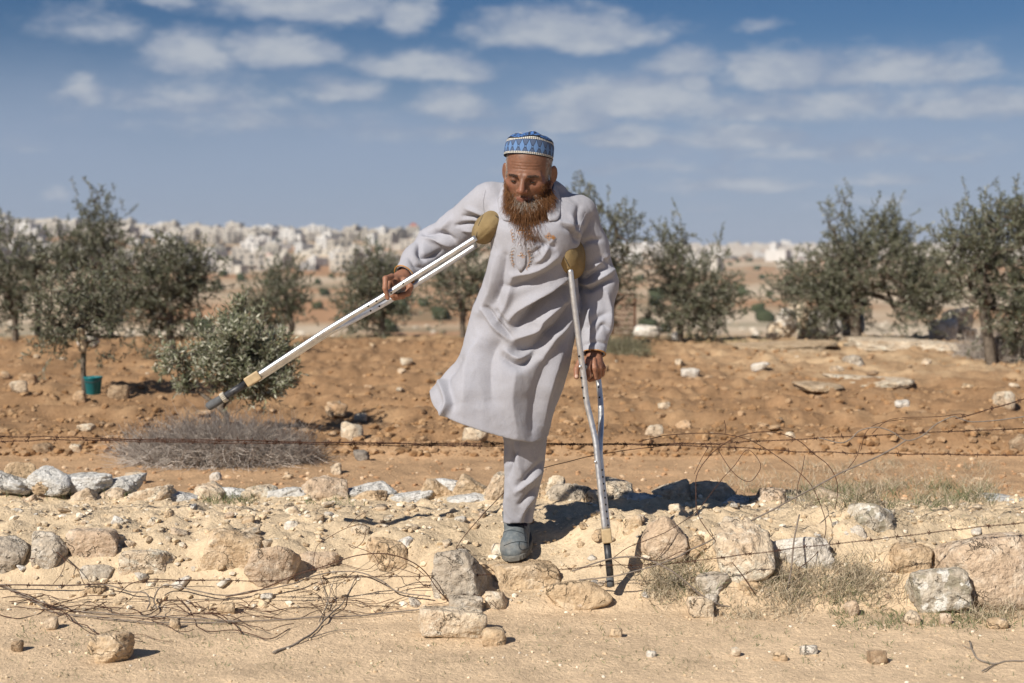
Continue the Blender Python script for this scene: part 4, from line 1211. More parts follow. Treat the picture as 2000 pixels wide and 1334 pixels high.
brow = sstep(np.abs(hl[:, 2] - .0105 + .10 * np.clip(axh - .032, 0, 1)), .0048, .002) * sstep(axh, .012, .018) * sstep(axh, .054, .046) * (hl[:, 1] < -.06)
tb(.5 * brow * (nz > -.15), (.055, .036, .028))
tem = sstep(axh, .058, .066) * sstep(hl[:, 1], -.045, -.02) * sstep(hl[:, 2], -.03, -.005) * sstep(axh, .082, .076)
tem = np.maximum(tem, sstep(hl[:, 1], .03, .06) * sstep(hl[:, 2], -.06, -.03))
tb(.75 * tem * sstep(nz, -.5, .4), (.36, .33, .30))
hw = HC + (hl * HS) @ HR.T
# the rest of the body lies under the clothes; hands are modelled finger by finger
J = {k: P(*v) for k, v in dict(neck=(1044, 392, 5.13), chest=(1046, 470, 5.16), hip=(1036, 640, 5.24), knee=(1026, 870, 5.29), ankle=(1013, 1018, 5.37),
     shl=(965, 408, 5.17), ell=(850, 478, 5.31), wrl=(790, 538, 5.17), shr=(1132, 418, 5.17), elr=(1168, 555, 5.24), wrr=(1161, 694, 5.15)).items()}
def body_sdf(p):
    d = sd_chain(p, [J['neck'], J['chest'], J['hip']], [.05, .095, .09], .03)
    d = smin(d, sd_chain(p, [J['hip'], J['knee'], J['ankle']], [.075, .052, .034], .02), .04)
    d = smin(d, sd_chain(p, [J['shl'], J['ell'], J['wrl']], [.050, .038, .026], .02), .03)
    d = smin(d, sd_chain(p, [J['shr'], J['elr'], J['wrr']], [.050, .038, .026], .02), .03)
    return smin(d, sd_cap(p, J['shl'], J['shr'], .05), .03)
bv, bf = surface_net(body_sdf, (-.45, 4.95, .2), (.42, 5.5, 1.6), .011)
def hand_sdf(palm, fingers, thumb, wrist):
    def fn(p):
        d = sd_chain(p, palm[0], palm[1], .015)
        d = smin(d, sd_cap(p, wrist[0], wrist[1], .026, .030), .015)
        for pts in fingers:
            d = smin(d, sd_chain(p, pts, np.linspace(.0112, .0082, len(pts)), .003), .005)
        d = smin(d, sd_chain(p, thumb, np.linspace(.0135, .0095, len(thumb)), .003), .007)
        return d
    return fn
def pp(*a): return [P(*x) for x in a]
handA = hand_sdf((pp((788, 544, 5.14), (776, 552, 5.11), (769, 550, 5.08)), (.028, .027, .023)),
    [pp((764, 541, 5.035), (753, 544, 5.005), (752, 563, 4.985), (757, 582, 4.99)),
     pp((763, 541, 5.065), (758, 560, 5.058), (766, 578, 5.062), (781, 581, 5.075)),
     pp((765, 540, 5.095), (760, 562, 5.09), (770, 582, 5.092), (788, 580, 5.10)),
     pp((769, 541, 5.125), (766, 562, 5.122), (776, 580, 5.12), (790, 575, 5.125))],
    pp((790, 548, 5.09), (801, 560, 5.065), (797, 573, 5.06), (783, 577, 5.062)), (J['wrl'], P(783, 545, 5.14)))
handB = hand_sdf((pp((1160, 700, 5.145), (1160, 712, 5.13), (1158, 716, 5.12)), (.027, .028, .026)),
    [pp((1150, 706, 5.09), (1148, 718, 5.078), (1151, 735, 5.08), (1143, 741, 5.095)),
     pp((1159, 703, 5.105), (1161, 719, 5.088), (1163, 738, 5.10), (1152, 742, 5.115)),
     pp((1167, 704, 5.13), (1171, 719, 5.115), (1170, 736, 5.13), (1160, 739, 5.14)),
     pp((1172, 706, 5.155), (1178, 718, 5.145), (1176, 731, 5.155), (1166, 736, 5.16))],
    pp((1148, 703, 5.11), (1132, 708, 5.10), (1126, 721, 5.085), (1126, 736, 5.075)), (J['wrr'], P(1160, 702, 5.145)))
lo = lambda c, r: (np.array(c) - r, np.array(c) + r)
av, af = surface_net(handA, *lo(P(778, 555, 5.09), .13), .0028)
cv, cf = surface_net(handB, *lo(P(1155, 715, 5.12), .11), .0028)
nail = P(1126, 735, 5.066)
ct = np.zeros_like(cv) + skin * 1.5
at_ = np.zeros_like(av) + skin * 1.5
for arr, tt in ((av, at_), (cv, ct)):
    tt *= (1 + .18 * fbm(arr, 70, 3, seed=3))[:, None]
ct[np.linalg.norm(cv - nail, axis=1) < .007] = (.46, .30, .23)
ps = Soup()
ps.add(hw, hf, ht); ps.add(bv, bf, np.zeros_like(bv) + skin); ps.add(av, af, at_); ps.add(cv, cf, ct)
m_skin, t, b = material('skin', .50, .36)
co = obj_co(t)
f = t.ramp(t.noise(co, 90, 4), .3, .7, .82, 1.15, smooth=False)
t.l.new(t.mix(1.0, attr(t), f, 'MULTIPLY'), b.inputs['Base Color'])
b.inputs['Subsurface Weight'].default_value = .12
b.inputs['Subsurface Radius'].default_value = (.008, .003, .0015)
b.inputs['Subsurface Scale'].default_value = .5
bump(t, b, t.noise(co, 420, 3), .35, .0015)
man = ps.build('person', m_skin)
tag(man, 'bearded person in pale grey tunic and blue cap, stepping down on two crutches', 'person')
m_eye = mat_plain('eye', (.02, .014, .01), .12, .6)
for s in (-1, 1):
    v, f = ico(2)
    mobj('eye', HC + ((v * (.0085, .0075, .0032) + (s * .033 - .0015, -.0845, -.0115)) * HS) @ HR.T, f, m_eye, man)

# ------------------------------------------------------------------ tunic
TOR = np.array([  # photo row, edges, depth of axis, half thickness
 (372, 1000, 1092, 5.165, .055), (388, 960, 1124, 5.145, .085), (410, 950, 1144, 5.12, .105), (450, 957, 1136, 5.085, .125), (490, 961, 1128, 5.095, .130), (530, 950, 1128, 5.13, .128),
 (570, 936, 1131, 5.165, .126), (600, 924, 1131, 5.19, .126), (640, 913, 1125, 5.21, .128), (680, 903, 1118, 5.22, .134), (700, 893, 1115, 5.22, .143),
 (720, 875, 1111, 5.22, .145), (738, 860, 1106, 5.225, .148), (756, 847, 1099, 5.225, .15), (772, 834, 1093, 5.23, .15), (790, 834, 1087, 5.23, .15), (825, 836, 1077, 5.235, .148),
 (850, 848, 1071, 5.235, .145), (900, 855, 1066, 5.24, .14)])
tz = np.array([P(1000, y, d)[2] for y, _, _, d, _ in TOR])
tcx = np.array([P((a + b_) / 2, y, d)[0] for y, a, b_, d, _ in TOR])
ta = np.array([(b_ - a) / 2 * d / F for y, a, b_, d, _ in TOR])
td, tbk = TOR[:, 3], TOR[:, 4]
o_ = np.argsort(tz)
def _sm(z, arr):
    return (np.interp(z - .012, tz[o_], arr[o_]) + np.interp(z, tz[o_], arr[o_]) + np.interp(z + .012, tz[o_], arr[o_])) / 3
HEM = [(800, 760), (838, 774), (848, 797), (862, 811), (880, 821), (910, 832), (950, 845), (1000, 859), (1040, 868), (1066, 862), (1100, 846)]
hx = np.array([P(x, y, 5.13)[0] for x, y in HEM]); hz = np.array([P(x, y, 5.10)[2] for x, y in HEM])
SLA = ([P(956, 394, 5.165), P(892, 450, 5.25), P(850, 478, 5.30), P(817, 508, 5.24), P(792, 535, 5.175)], [.072, .066, .064, .053, .040])
SLB = ([P(1130, 418, 5.165), P(1152, 480, 5.20), P(1168, 552, 5.23), P(1164, 630, 5.20), P(1160, 688, 5.15)], [.066, .062, .066, .056, .041])
def loft(p, shrink=0.0):
    z = p[:, 2]
    cx, cy, a, bb_ = _sm(z, tcx), _sm(z, td), _sm(z, ta) - shrink, _sm(z, tbk) - shrink
    k = np.sqrt(((p[:, 0] - cx) / a) ** 2 + ((p[:, 1] - cy) / bb_) ** 2)
    return (k - 1) * np.minimum(a, bb_) * .95
ztop = tz.max()
def kurta_sdf(p, solid=False):
    d = loft(p)
    d = np.maximum(d, p[:, 2] - ztop)
    hem = np.interp(p[:, 0], hx, hz)
    inner = np.maximum(loft(p, .0100), -(P(1000, 640, 5.2)[2] - p[:, 2]))
    if not solid:
        d = np.maximum(d, hem - p[:, 2])
        d = np.maximum(d, -inner)
    d = smin(d, sd_cap(p, P(962, 388, 5.165), P(1132, 414, 5.165), .050), .04)
    d = smin(d, sd_cap(p, P(1010, 372, 5.16), P(1076, 374, 5.16), .04), .04)
    d = smax(d, -sd_cap(p, P(1040, 330, 5.09), P(1042, 386, 5.125), .060), .01)
    for (pts, rr), cut in ((SLA, (P(789, 538, 5.17), P(817, 508, 5.24))), (SLB, (P(1160, 692, 5.15), P(1164, 630, 5.20)))):
        s = sd_chain(p, pts, rr, .03)
        ax = norm((cut[1] - cut[0])[None])[0]
        if not solid: s = np.maximum(s, -((p - cut[0]) @ ax))
        hole = sd_chain(p, pts[2:], [x - .0085 for x in rr[2:]], .03)
        if not solid: s = np.maximum(s, -hole)
        d = smin(d, s, .022)
    return d
kv, kf = surface_net(kurta_sdf, (-.42, 4.94, .48), (.42, 5.46, 1.62), .0041)
kv = relax(kv, kf, 3, .5)
FOLDS = [  # photo polyline, height (m, negative is a valley), width px
 ([(1104, 545), (1060, 572), (1022, 594), (996, 622)], .017, 10), ([(1120, 556), (1085, 574), (1049, 596), (1012, 634)], -.022, 10),
 ([(1102, 588), (1060, 622), (1046, 645), (1005, 662)], .016, 9), ([(1066, 655), (1040, 680), (1008, 684)], -.018, 12),
 ([(1118, 594), (1090, 634), (1064, 652)], -.014, 7), ([(1122, 606), (1100, 640), (1078, 664), (1060, 700)], .012, 10),
 ([(953, 600), (976, 632), (1000, 658)], -.009, 4), ([(946, 606), (968, 640), (990, 662)], .008, 5), ([(972, 606), (990, 636)], -.007, 4),
 ([(984, 697), (1014, 714), (1044, 694)], -.014, 9), ([(984, 684), (1014, 700), (1050, 676)], .010, 7),
 ([(978, 664), (958, 703), (960, 780)], -.010, 16), ([(940, 660), (915, 710), (905, 790)], .010, 18), ([(1010, 720), (1000, 780), (1010, 850)], .008, 18),
 ([(900, 705), (868, 735), (884, 790)], -.012, 12), ([(856, 738), (875, 784), (864, 812)], .016, 7), ([(1070, 700), (1048, 770), (1040, 850)], -.008, 14),
 ([(1096, 690), (1072, 760), (1060, 830)], .009, 12), ([(1036, 466), (1082, 482)], -.007, 5), ([(1094, 517), (1060, 540), (1020, 556), (985, 560)], -.010, 8),
 ([(1090, 500), (1050, 525), (1004, 538)], .009, 7), ([(970, 500), (962, 560), (940, 610)], .010, 10), ([(986, 500), (978, 560), (968, 590)], -.008, 8),
 ([(1000, 540), (990, 590), (970, 630)], .007, 8), ([(1078, 470), (1060, 500), (1046, 512)], .006, 5), ([(1062, 480), (1040, 495)], -.005, 4),
 ([(1100, 440), (1118, 452), (1126, 470)], -.008, 5), ([(1094, 434), (1120, 444), (1134, 462)], .007, 5), ([(1130, 405), (1126, 440), (1124, 466)], -.008, 6),
 # raised sleeve
 ([(948, 430), (925, 424), (905, 422)], -.009, 4), ([(946, 420), (925, 412), (910, 408)], .006, 4), ([(944, 440), (918, 437), (892, 440)], -.009, 4), ([(938, 448), (905, 450)], .006, 4),
 ([(830, 458), (862, 456), (885, 468)], -.010, 6), ([(826, 466), (858, 470), (880, 480)], .009, 6), ([(818, 478), (818, 495), (828, 506)], -.012, 5), ([(824, 506), (846, 500), (860, 490)], -.007, 5),
 ([(800, 505), (812, 520), (826, 524)], -.005, 5), ([(880, 430), (862, 450)], .006, 6),
 # hanging sleeve
 ([(1136, 480), (1150, 470), (1172, 468)], -.006, 5), ([(1136, 560), (1150, 566), (1168, 558), (1192, 546)], -.013, 5), ([(1134, 552), (1150, 556), (1170, 545), (1196, 528)], .009, 6),
 ([(1140, 545), (1158, 534), (1180, 524)], -.008, 5), ([(1150, 530), (1172, 510), (1186, 498)], .006, 6), ([(1184, 572), (1190, 610), (1188, 650)], .006, 5), ([(1150, 640), (1166, 622), (1184, 612)], -.006, 6),
 ([(1140, 676), (1160, 668), (1184, 672)], -.005, 4), ([(1150, 600), (1156, 640)], .005, 7), ([(1166, 650), (1176, 634), (1186, 640)], -.005, 4),
 ([(1174, 500), (1184, 515)], -.006, 4), ([(1128, 468), (1150, 440), (1158, 420)], -.005, 6), ([(1112, 420), (1122, 435), (1136, 440)], .004, 5)]
def fold_field(px, py, folds):
    out = np.zeros(len(px))
    for pts, amp, w in folds:
        dmin = np.full(len(px), 1e9)
        tpar = np.zeros(len(px))
        c = spline(np.array(pts, float), 14) if len(pts) > 2 else np.array(pts, float)
        for i in range(len(c) - 1):
            a, b_ = c[i], c[i + 1]; ba = b_ - a
            tt = np.clip(((px - a[0]) * ba[0] + (py - a[1]) * ba[1]) / (ba @ ba), 0, 1)
            dd = np.hypot(px - a[0] - tt * ba[0], py - a[1] - tt * ba[1])
            up = dd < dmin; dmin = np.where(up, dd, dmin); tpar = np.where(up, (i + tt) / (len(c) - 1), tpar)
        out += 2.2 * amp * (.6 * np.exp(-(dmin / w) ** 2) + .4 * np.exp(-dmin / (.55 * w))) * (.35 + .65 * np.sin(np.pi * np.clip(tpar, .02, .98)) ** .6)
    return out
def grad(fn, p, e=.004):
    return norm(np.stack([fn(p + np.eye(3)[k] * e) - fn(p - np.eye(3)[k] * e) for k in range(3)], -1))
kn = grad(lambda q_: kurta_sdf(q_, True), kv)
kpx, kpy = to_px(kv)
view = norm(np.array((0, 0, CAMZ)) - kv)
facing = sstep(np.sum(kn * view, 1), -.05, .35)
q = np.stack([kv[:, 0] * .9 + kv[:, 2] * .5, kv[:, 1] * .8, kv[:, 2] * .45 - kv[:, 0] * .4], -1)
und = .0065 * fbm(q, 9, 3, .5, seed=91) + .0022 * (1 - 2 * np.abs(fbm(q * 1.0, 15, 3, .55, seed=95)))
kv2 = kv + kn * (fold_field(kpx, kpy, FOLDS) * facing + und)[:, None]
kv2 = relax(kv2, kf, 1, .4)
m_cloth, t, b = material('grey_cotton', .82, .2)
co = obj_co(t)
c = t.mix(t.ramp(t.noise(co, 5, 4), .35, .7), (.345, .352, .398), (.318, .318, .348))
c = t.mix(1.0, c, t.ramp(t.noise(co, 240, 3), .3, .7, .94, 1.06, smooth=False), 'MULTIPLY')
t.l.new(c, b.inputs['Base Color'])
b.inputs['Sheen Weight'].default_value = .15
wv = t.math('ADD', t.noise(co, 520, 2), t.math('MULTIPLY', t.noise(co, 30, 4, .5), 1.3))
rdg = t.math('ABSOLUTE', t.math('SUBTRACT', t.noise(t.vmath('MULTIPLY', co, (1.0, 1.0, .55)), 34, 4, .6, .6), .5))
bump(t, b, t.math('ADD', wv, t.math('MULTIPLY', rdg, -2.4)), .30, .005)
tun = mobj('tunic', kv2, kf, m_cloth, man)
tun['label'] = 'pale grey long tunic with orange embroidery, hem blown to one side'
kbvh = BVHTree.FromPolygons([tuple(x) for x in kv2], [tuple(int(i) for i in x) for x in kf])
def on_tunic(px, py, lift=.001):
    r = Vector(ray(px, py)).normalized()
    h = kbvh.ray_cast(Vector((0, 0, CAMZ)), r)
    if h[0] is None: return P(px, py, 5.05)
    return np.array(h[0]) - np.array(r) * lift
# collar: two wings folded over the neckline
def patch(name, grid, mat, thick, parent):
    g = np.array(grid, float); n, m = g.shape[:2]
    rows = [spline(g[i], 9) for i in range(n)]
    g2 = np.stack([spline(np.array([r_[j] for r_ in rows]), 9) for j in range(9)], 1)
    v = g2.reshape(-1, 3)
    i, j = np.meshgrid(np.arange(8), np.arange(8), indexing='ij'); k = i * 9 + j
    f = np.stack([k, k + 1, k + 10, k + 9], -1).reshape(-1, 4)
    o = mobj(name, v, f, mat, parent)
    md = o.modifiers.new('cloth', 'SOLIDIFY'); md.thickness = thick; md.offset = 0
    return o
def wing(rows, lifts):
    return [[on_tunic(x, y, l) if l is not None else P(x, y, d) for x, y, d in row] for row, l in zip(rows, lifts)]
patch('collar', wing([[(1082, 358, 5.12), (1078, 372, 5.06), (1066, 392, 5.03)], [(1090, 374, 0), (1087, 396, 0), (1068, 414, 0)], [(1095, 390, 0), (1092, 426, 0), (1072, 432, 0)]], (None, .014, .006)), m_cloth, .004, tun)
patch('collar', wing([[(984, 356, 5.13), (990, 374, 5.06), (1004, 392, 5.03)], [(977, 374, 0), (984, 398, 0), (1000, 414, 0)], [(972, 390, 0), (979, 426, 0), (996, 432, 0)]], (None, .014, .006)), m_cloth, .004, tun)
# placket, buttons and embroidery
m_gold = mat_plain('orange_thread', (.46, .22, .055), .7, .2, 0, .2, 300)
m_whit = mat_plain('white_thread', (.46, .45, .45), .7, .2, 0, .1, 300)
g = [[on_tunic(x + (y - 450) * .02, y, .0022) for x in (1007, 1016, 1026)] for y in (452, 478, 504)] + [[on_tunic(1009, 520, .0022), on_tunic(1017, 532, .0022), on_tunic(1026, 519, .0022)]]
plk = patch('placket', g, m_cloth, .003, tun)
bv_, bf_ = ico(2)
for y in (478, 498, 512):
    mobj('button', on_tunic(1016, y, .005) + bv_ * (.0032, .002, .0032), bf_, m_whit, tun)
emb = Soup(); embw = Soup()
def motif(sp, cx, cy, r, k, amp, rad=.0008):
    a = np.linspace(0, 2 * np.pi, 40)
    pts = [on_tunic(cx + r * (1 + amp * math.cos(k * x)) * math.cos(x), cy + r * (1 + amp * math.cos(k * x)) * math.sin(x), .0028) for x in a]
    add_tube(sp, pts, rad, 4)
for cx, cy, r in ((1017, 453, 6.5), (1018, 501, 5.5), (1072, 462, 5.5), (1081, 464, 3)):
    motif(emb, cx, cy, r, 4, .35); motif(emb, cx, cy, r * .5, 4, .3)
def squig(sp, pts, w, n, rad=.0007):
    c = spline(np.array(pts, float), n * 6)
    tt = np.linspace(0, n * 2 * np.pi, n * 6)
    add_tube(sp, [on_tunic(x + w * math.sin(a), y + .6 * w * math.cos(a), .0026) for (x, y), a in zip(c, tt)], rad, 4)
squig(emb, [(1036, 448), (1033, 462), (1030, 470)], 2.6, 4); squig(emb, [(999, 447), (1001, 460), (1003, 472)], 2.6, 4)
squig(emb, [(1002, 488), (1000, 505), (1004, 520)], 2.4, 5); squig(emb, [(1031, 488), (1036, 505), (1030, 526)], 2.6, 5)
squig(embw, [(1003, 482), (997, 500), (1001, 516)], 3.2, 6); squig(embw, [(1029, 482), (1039, 500), (1032, 520)], 3.2, 6); squig(embw, [(1008, 452), (1007, 480), (1009, 512)], 1.0, 8); squig(embw, [(1026, 452), (1027, 480), (1026, 512)], 1.0, 8)
emb.build('orange_embroidery', m_gold, tun)['kind'] = 'stuff'
embw.build('white_embroidery', m_whit, tun)['kind'] = 'stuff'
for c0, ax, r in ((P(789.5, 537.5, 5.17), P(817, 508, 5.24) - P(789, 538, 5.17), .0415), (P(1160, 691, 5.15), P(1164, 630, 5.20) - P(1160, 692, 5.15), .0425)):
    ax = norm(ax[None])[0]; u = norm(np.cross(ax, (0, 1, 0))[None])[0]; w_ = np.cross(ax, u)
    a = np.linspace(0, 2 * np.pi, 40)
    sp = Soup(); add_tube(sp, [c0 + ax * .001 + r * (math.cos(x) * u + math.sin(x) * w_) for x in a], .0022, 6)
    sp.build('cuff_trim', m_gold, tun)
# shoulder and side seams
seam = Soup()
for pts in ([(1092, 383), (1118, 398), (1144, 416)], [(1144, 416), (1134, 440), (1128, 466)], [(948, 372), (944, 395), (946, 420)]):
    add_tube(seam, [on_tunic(x, y, .0004) for x, y in spline(np.array(pts, float), 24)], .0012, 4)
seam.build('seam', m_cloth, tun)['kind'] = 'stuff'

# ------------------------------------------------------------------ trouser leg, sock, shoe
LEG = np.array([(790, 968, 1076, 5.25, .095), (865, 984, 1067, 5.265, .088), (900, 984, 1065, 5.28, .082), (930, 985, 1060, 5.295, .077), (970, 985, 1050, 5.315, .070), (1000, 984, 1043, 5.335, .062), (1030, 982, 1040, 5.35, .060)])
lz = np.array([P(1000, y, d)[2] for y, _, _, d, _ in LEG]); lo_ = np.argsort(lz)
lcx = np.array([P((a + b_) / 2, y, d)[0] for y, a, b_, d, _ in LEG]); la = np.array([(b_ - a) / 2 * d / F for y, a, b_, d, _ in LEG])
zc0, zc1 = P(1010, 1022, 5.30)[2], P(1010, 800, 5.25)[2]
def leg_sdf(p):
    z = p[:, 2]; g = lambda arr: np.interp(z, lz[lo_], arr[lo_])
    def L(s): return (np.sqrt(((p[:, 0] - g(lcx)) / (g(la) - s)) ** 2 + ((p[:, 1] - g(LEG[:, 3])) / (g(LEG[:, 4]) - s)) ** 2) - 1) * (g(la) - s)
    d = np.maximum(L(0), np.maximum(zc0 + .012 * np.sin(p[:, 0] * 60) * .3 - z, z - zc1))
    return np.maximum(d, -np.maximum(L(.009), z - zc0 - .12))
lv, lf = surface_net(leg_sdf, (-.08, 5.1, .2), (.16, 5.5, .75), .0046)
lv = relax(lv, lf, 2)
ln_ = norm((lv - np.stack([np.interp(lv[:, 2], lz[lo_], lcx[lo_]), np.interp(lv[:, 2], lz[lo_], LEG[lo_, 3]), lv[:, 2]], -1))); lpx, lpy = to_px(lv)
LF = [([(1000, 870), (1000, 900), (992, 930)], -.008, 7), ([(1015, 872), (1012, 900), (1022, 940)], .007, 8), ([(1062, 900), (1035, 925), (1012, 948)], -.008, 6), ([(1058, 920), (1030, 945), (1008, 962)], .007, 6),
      ([(1048, 950), (1030, 968), (1014, 985)], -.008, 5), ([(1046, 968), (1028, 990), (1018, 1010)], .007, 6), ([(992, 960), (990, 990), (1000, 1015)], .005, 6), ([(1040, 985), (1030, 1005), (1026, 1020)], -.007, 5), ([(990, 905), (1000, 890), (1014, 880)], -.005, 5)]
q = np.stack([lv[:, 0] + lv[:, 2] * .6, lv[:, 1], lv[:, 2] * .6 - lv[:, 0] * .4], -1)
lv = lv + ln_ * (fold_field(lpx, lpy, LF) * sstep(-ln_[:, 1], -.05, .3) + .004 * fbm(q, 14, 3, seed=19) + .0015 * (1 - 2 * np.abs(fbm(q, 30, 3, seed=22))))[:, None]
mobj('trouser_leg', lv, lf, m_cloth, man)
SO = P(1008, 1084, 5.27)                                   # sole, under the ball of the foot
sax = norm(np.array([(P(1001, 1086, 5.17) - P(1020, 1062, 5.45)) * (1, 1, 0)]))[0]
SR = np.stack([np.cross(sax, (0, 0, 1)), sax, np.array((0, 0, 1.0))], 1)       # columns: side, forward, up
def shoe_sdf(p, part='upper'):
    d = sd_ell(p, (0, .085, .030), (.054, .060, .040))
    d = smin(d, sd_ell(p, (0, .02, .045), (.050, .10, .052)), .03)
    d = smin(d, sd_cap(p, (0, -.10, .035), (0, -.10, .10), .040, .043), .03)
    d = smin(d, sd_cap(p, (0, -.055, .06), (0, -.082, .130), .046, .050), .03)
    d = smax(d, p[:, 2] - .134 - .25 * np.clip(p[:, 1] + .05, -.05, .05), .006)
    d = smax(d, -sd_cap(p, (0, -.082, .095), (0, -.09, .18), .042, .044), .006)
    d = d + .0018 * np.exp(-((p[:, 1] - .045 + .6 * p[:, 0] ** 2 * 10) / .004) ** 2) * (p[:, 2] > .02)
    # sole with a worn welt
    s = np.maximum(np.sqrt((p[:, 0] / (.057 - .010 * sstep(p[:, 1], 0, -.1))) ** 2 + ((p[:, 1] - 0.0) / .150) ** 4) - 1, -1) * .05
    s = smax(s, np.abs(p[:, 2] - .010) - .011, .004)
    s = s + .0012 * np.cos(p[:, 1] * 2 * np.pi / .010) * (p[:, 2] < .012)
    return smax(d, .014 - p[:, 2], .003) if part == 'upper' else s
sv, sf = surface_net(shoe_sdf, (-.075, -.17, -.01), (.075, .17, .17), .0034)
sv = relax(sv, sf, 1, .4)
sv = sv + vnormals(sv, sf) * (.0025 * fbm(sv, 28, 3, seed=4))[:, None]
tilt = rot(R(-9), R(9), 0)
sw = SO + ((sv - (0, .08, 0)) @ tilt.T) @ SR.T
m_shoe, t, b = material('dusty_leather', .75, .25)
co = obj_co(t)
c = t.mix(t.ramp(t.noise(co, 26, 5, .65), .40, .68), (.105, .125, .138), (.20, .215, .215))
c = t.mix(t.ramp(t.noise(co, 9, 4), .55, .8), c, (.27, .23, .18))
t.l.new(c, b.inputs['Base Color'])
bump(t, b, t.noise(co, 110, 4), .5, .004)
shoe = mobj('shoe', sw, sf, m_shoe, man)
ov, of_ = surface_net(lambda p: shoe_sdf(p, 'sole'), (-.075, -.17, -.01), (.075, .17, .05), .0034)
def shoe_w(p): return SO + ((np.asarray(p) - (0, .08, 0)) @ tilt.T) @ SR.T
mobj('sole', shoe_w(ov), of_, mat_plain('worn_rubber', (.155, .150, .135), .9, .15, 0, .25, 60, .5, 150, .003), shoe)
sbv = BVHTree.FromPolygons([tuple(x) for x in sw], [tuple(int(i) for i in x) for x in sf])
st = Soup()
for pts in ([(984, 1066), (1000, 1060), (1018, 1058), (1036, 1062)], [(1022, 1026), (1024, 1042), (1026, 1056)], [(1014, 1058), (1014, 1068), (1020, 1074), (1034, 1070)], [(982, 1040), (996, 1036), (1010, 1038), (1022, 1042)]):
    c = []
    for x, y in spline(np.array(pts, float), 24):
        r = Vector(ray(x, y)).normalized(); h = sbv.ray_cast(Vector((0, 0, CAMZ)), r)
        if h[0] is not None: c.append(np.array(h[0]))
    if len(c) > 4: add_tube(st, c, .0016, 5)
if st.n: st.build('shoe_seams', mat_plain('seam_dark', (.035, .042, .048), .9, .1), shoe)['kind'] = 'stuff'
sp = Soup()
add_tube(sp, [P(1012, 1046, 5.375), P(1012, 1012, 5.365)], [.036, .036], 20)
sp.build('sock', mat_plain('sock_navy', (.035, .035, .06), .95, .1, 0, .2, 120), man)

# ------------------------------------------------------------------ cap
CR = rot(R(-4), R(5), R(-8))
CC = HC + np.array((0, .007, .053))
m_cap, t, b = material('embroidered_cap', .85, .15)
uv = t.node('ShaderNodeUVMap'); sepu = t.node('ShaderNodeSeparateXYZ'); t.l.new(uv.outputs[0], sepu.inputs[0])
u, v_ = sepu.outputs[0], sepu.outputs[1]
fu = t.math('ABSOLUTE', t.math('SUBTRACT', t.math('FRACT', t.math('MULTIPLY', u, 22.0)), .5))          # 0 centre .. .5
bandv = t.math('ABSOLUTE', t.math('DIVIDE', t.math('SUBTRACT', v_, .40), .40))
dia = t.math('ADD', t.math('MULTIPLY', fu, 2.0), bandv)
stitch = t.noise(t.vmath('MULTIPLY', uv.outputs[0], (260, 60, 1)), 1.0, 2)
blue = t.mix(stitch, (.065, .145, .33), (.17, .28, .48))
navy = t.mix(stitch, (.055, .08, .14), (.10, .14, .23))
c = t.mix(t.ramp(dia, .80, .84), blue, (.015, .02, .035))
c = t.mix(t.ramp(dia, .93, .97), c, navy)
fu2 = t.math('SUBTRACT', .5, fu)
knot = t.math('ADD', t.math('MULTIPLY', fu2, 2.6), t.math('MULTIPLY', bandv, 1.1))
c = t.mix(t.ramp(knot, .36, .32), c, (.015, .02, .035))
c = t.mix(t.ramp(knot, .20, .16), c, (.16, .27, .48))
dots = t.ramp(t.math('FRACT', t.math('MULTIPLY', u, 76.0)), .22, .30)
beadc = t.mix(dots, (.02, .02, .025), (.66, .64, .58))
def vband(a, b_): return t.math('MULTIPLY', t.math('GREATER_THAN', v_, a), t.math('LESS_THAN', v_, b_))
blk = t.math('ADD', t.math('LESS_THAN', v_, .12), t.math('GREATER_THAN', v_, .74))
c = t.mix(blk, c, (.014, .016, .022))
for a_, b_ in ((.05, .085), (.105, .14), (.75, .785), (.80, .835)): c = t.mix(vband(a_, b_), c, beadc)
c = t.mix(vband(.90, 1.20), c, t.mix(t.ramp(t.noise(t.vmath('MULTIPLY', uv.outputs[0], (40, 14, 1)), 1.0, 2), .45, .55), (.07, .17, .42), (.02, .025, .04)))
c = t.mix(vband(1.20, 1.26), c, beadc)
c = t.mix(t.math('GREATER_THAN', v_, 1.26), c, t.mix(t.ramp(t.noise(t.vmath('MULTIPLY', uv.outputs[0], (30, 10, 1)), 1.0, 2), .45, .55), (.10, .22, .50), (.03, .04, .07)))
t.l.new(c, b.inputs['Base Color'])
bump(t, b, stitch, .5, .002)
prof = [(1.0, .0, 0), (1.005, .012, .2), (1.005, .024, .4), (.995, .036, .6), (.975, .046, .76), (.94, .0535, .88), (.86, .061, 1.0), (.68, .0685, 1.15), (.45, .0735, 1.28), (.2, .0755, 1.4), (.01, .076, 1.5)]
nS = 96
aa = np.linspace(0, 2 * np.pi, nS + 1)
vs_ = []; uvs = []
for r, z, vv_ in prof:
    for k, x in enumerate(aa):
        wob = 1 + .012 * math.sin(3 * x + 1 + 30 * z) * (z > .03)
        dz = .004 * math.sin(2 * x + .6) * (z > .04) + .003 * math.sin(5 * x) * (z > .05)
        vs_.append((.0875 * r * wob * math.sin(x), -.107 * r * wob * math.cos(x), z + dz)); uvs.append((k / nS, vv_))
i, j = np.meshgrid(np.arange(len(prof) - 1), np.arange(nS), indexing='ij'); k = i * (nS + 1) + j
cf_ = np.stack([k, k + 1, k + nS + 2, k + nS + 1], -1).reshape(-1, 4)
cap = mobj('cap', CC + (np.array(vs_) * (1, 1, 1.15)) @ CR.T, cf_, m_cap, man)
ul = cap.data.uv_layers.new(name='UVMap')
uva = np.array(uvs)[cf_.ravel()]
ul.data.foreach_set('uv', uva.astype(np.float32).ravel())
cap['label'] = 'round cap of blue diamonds with white beaded bands'

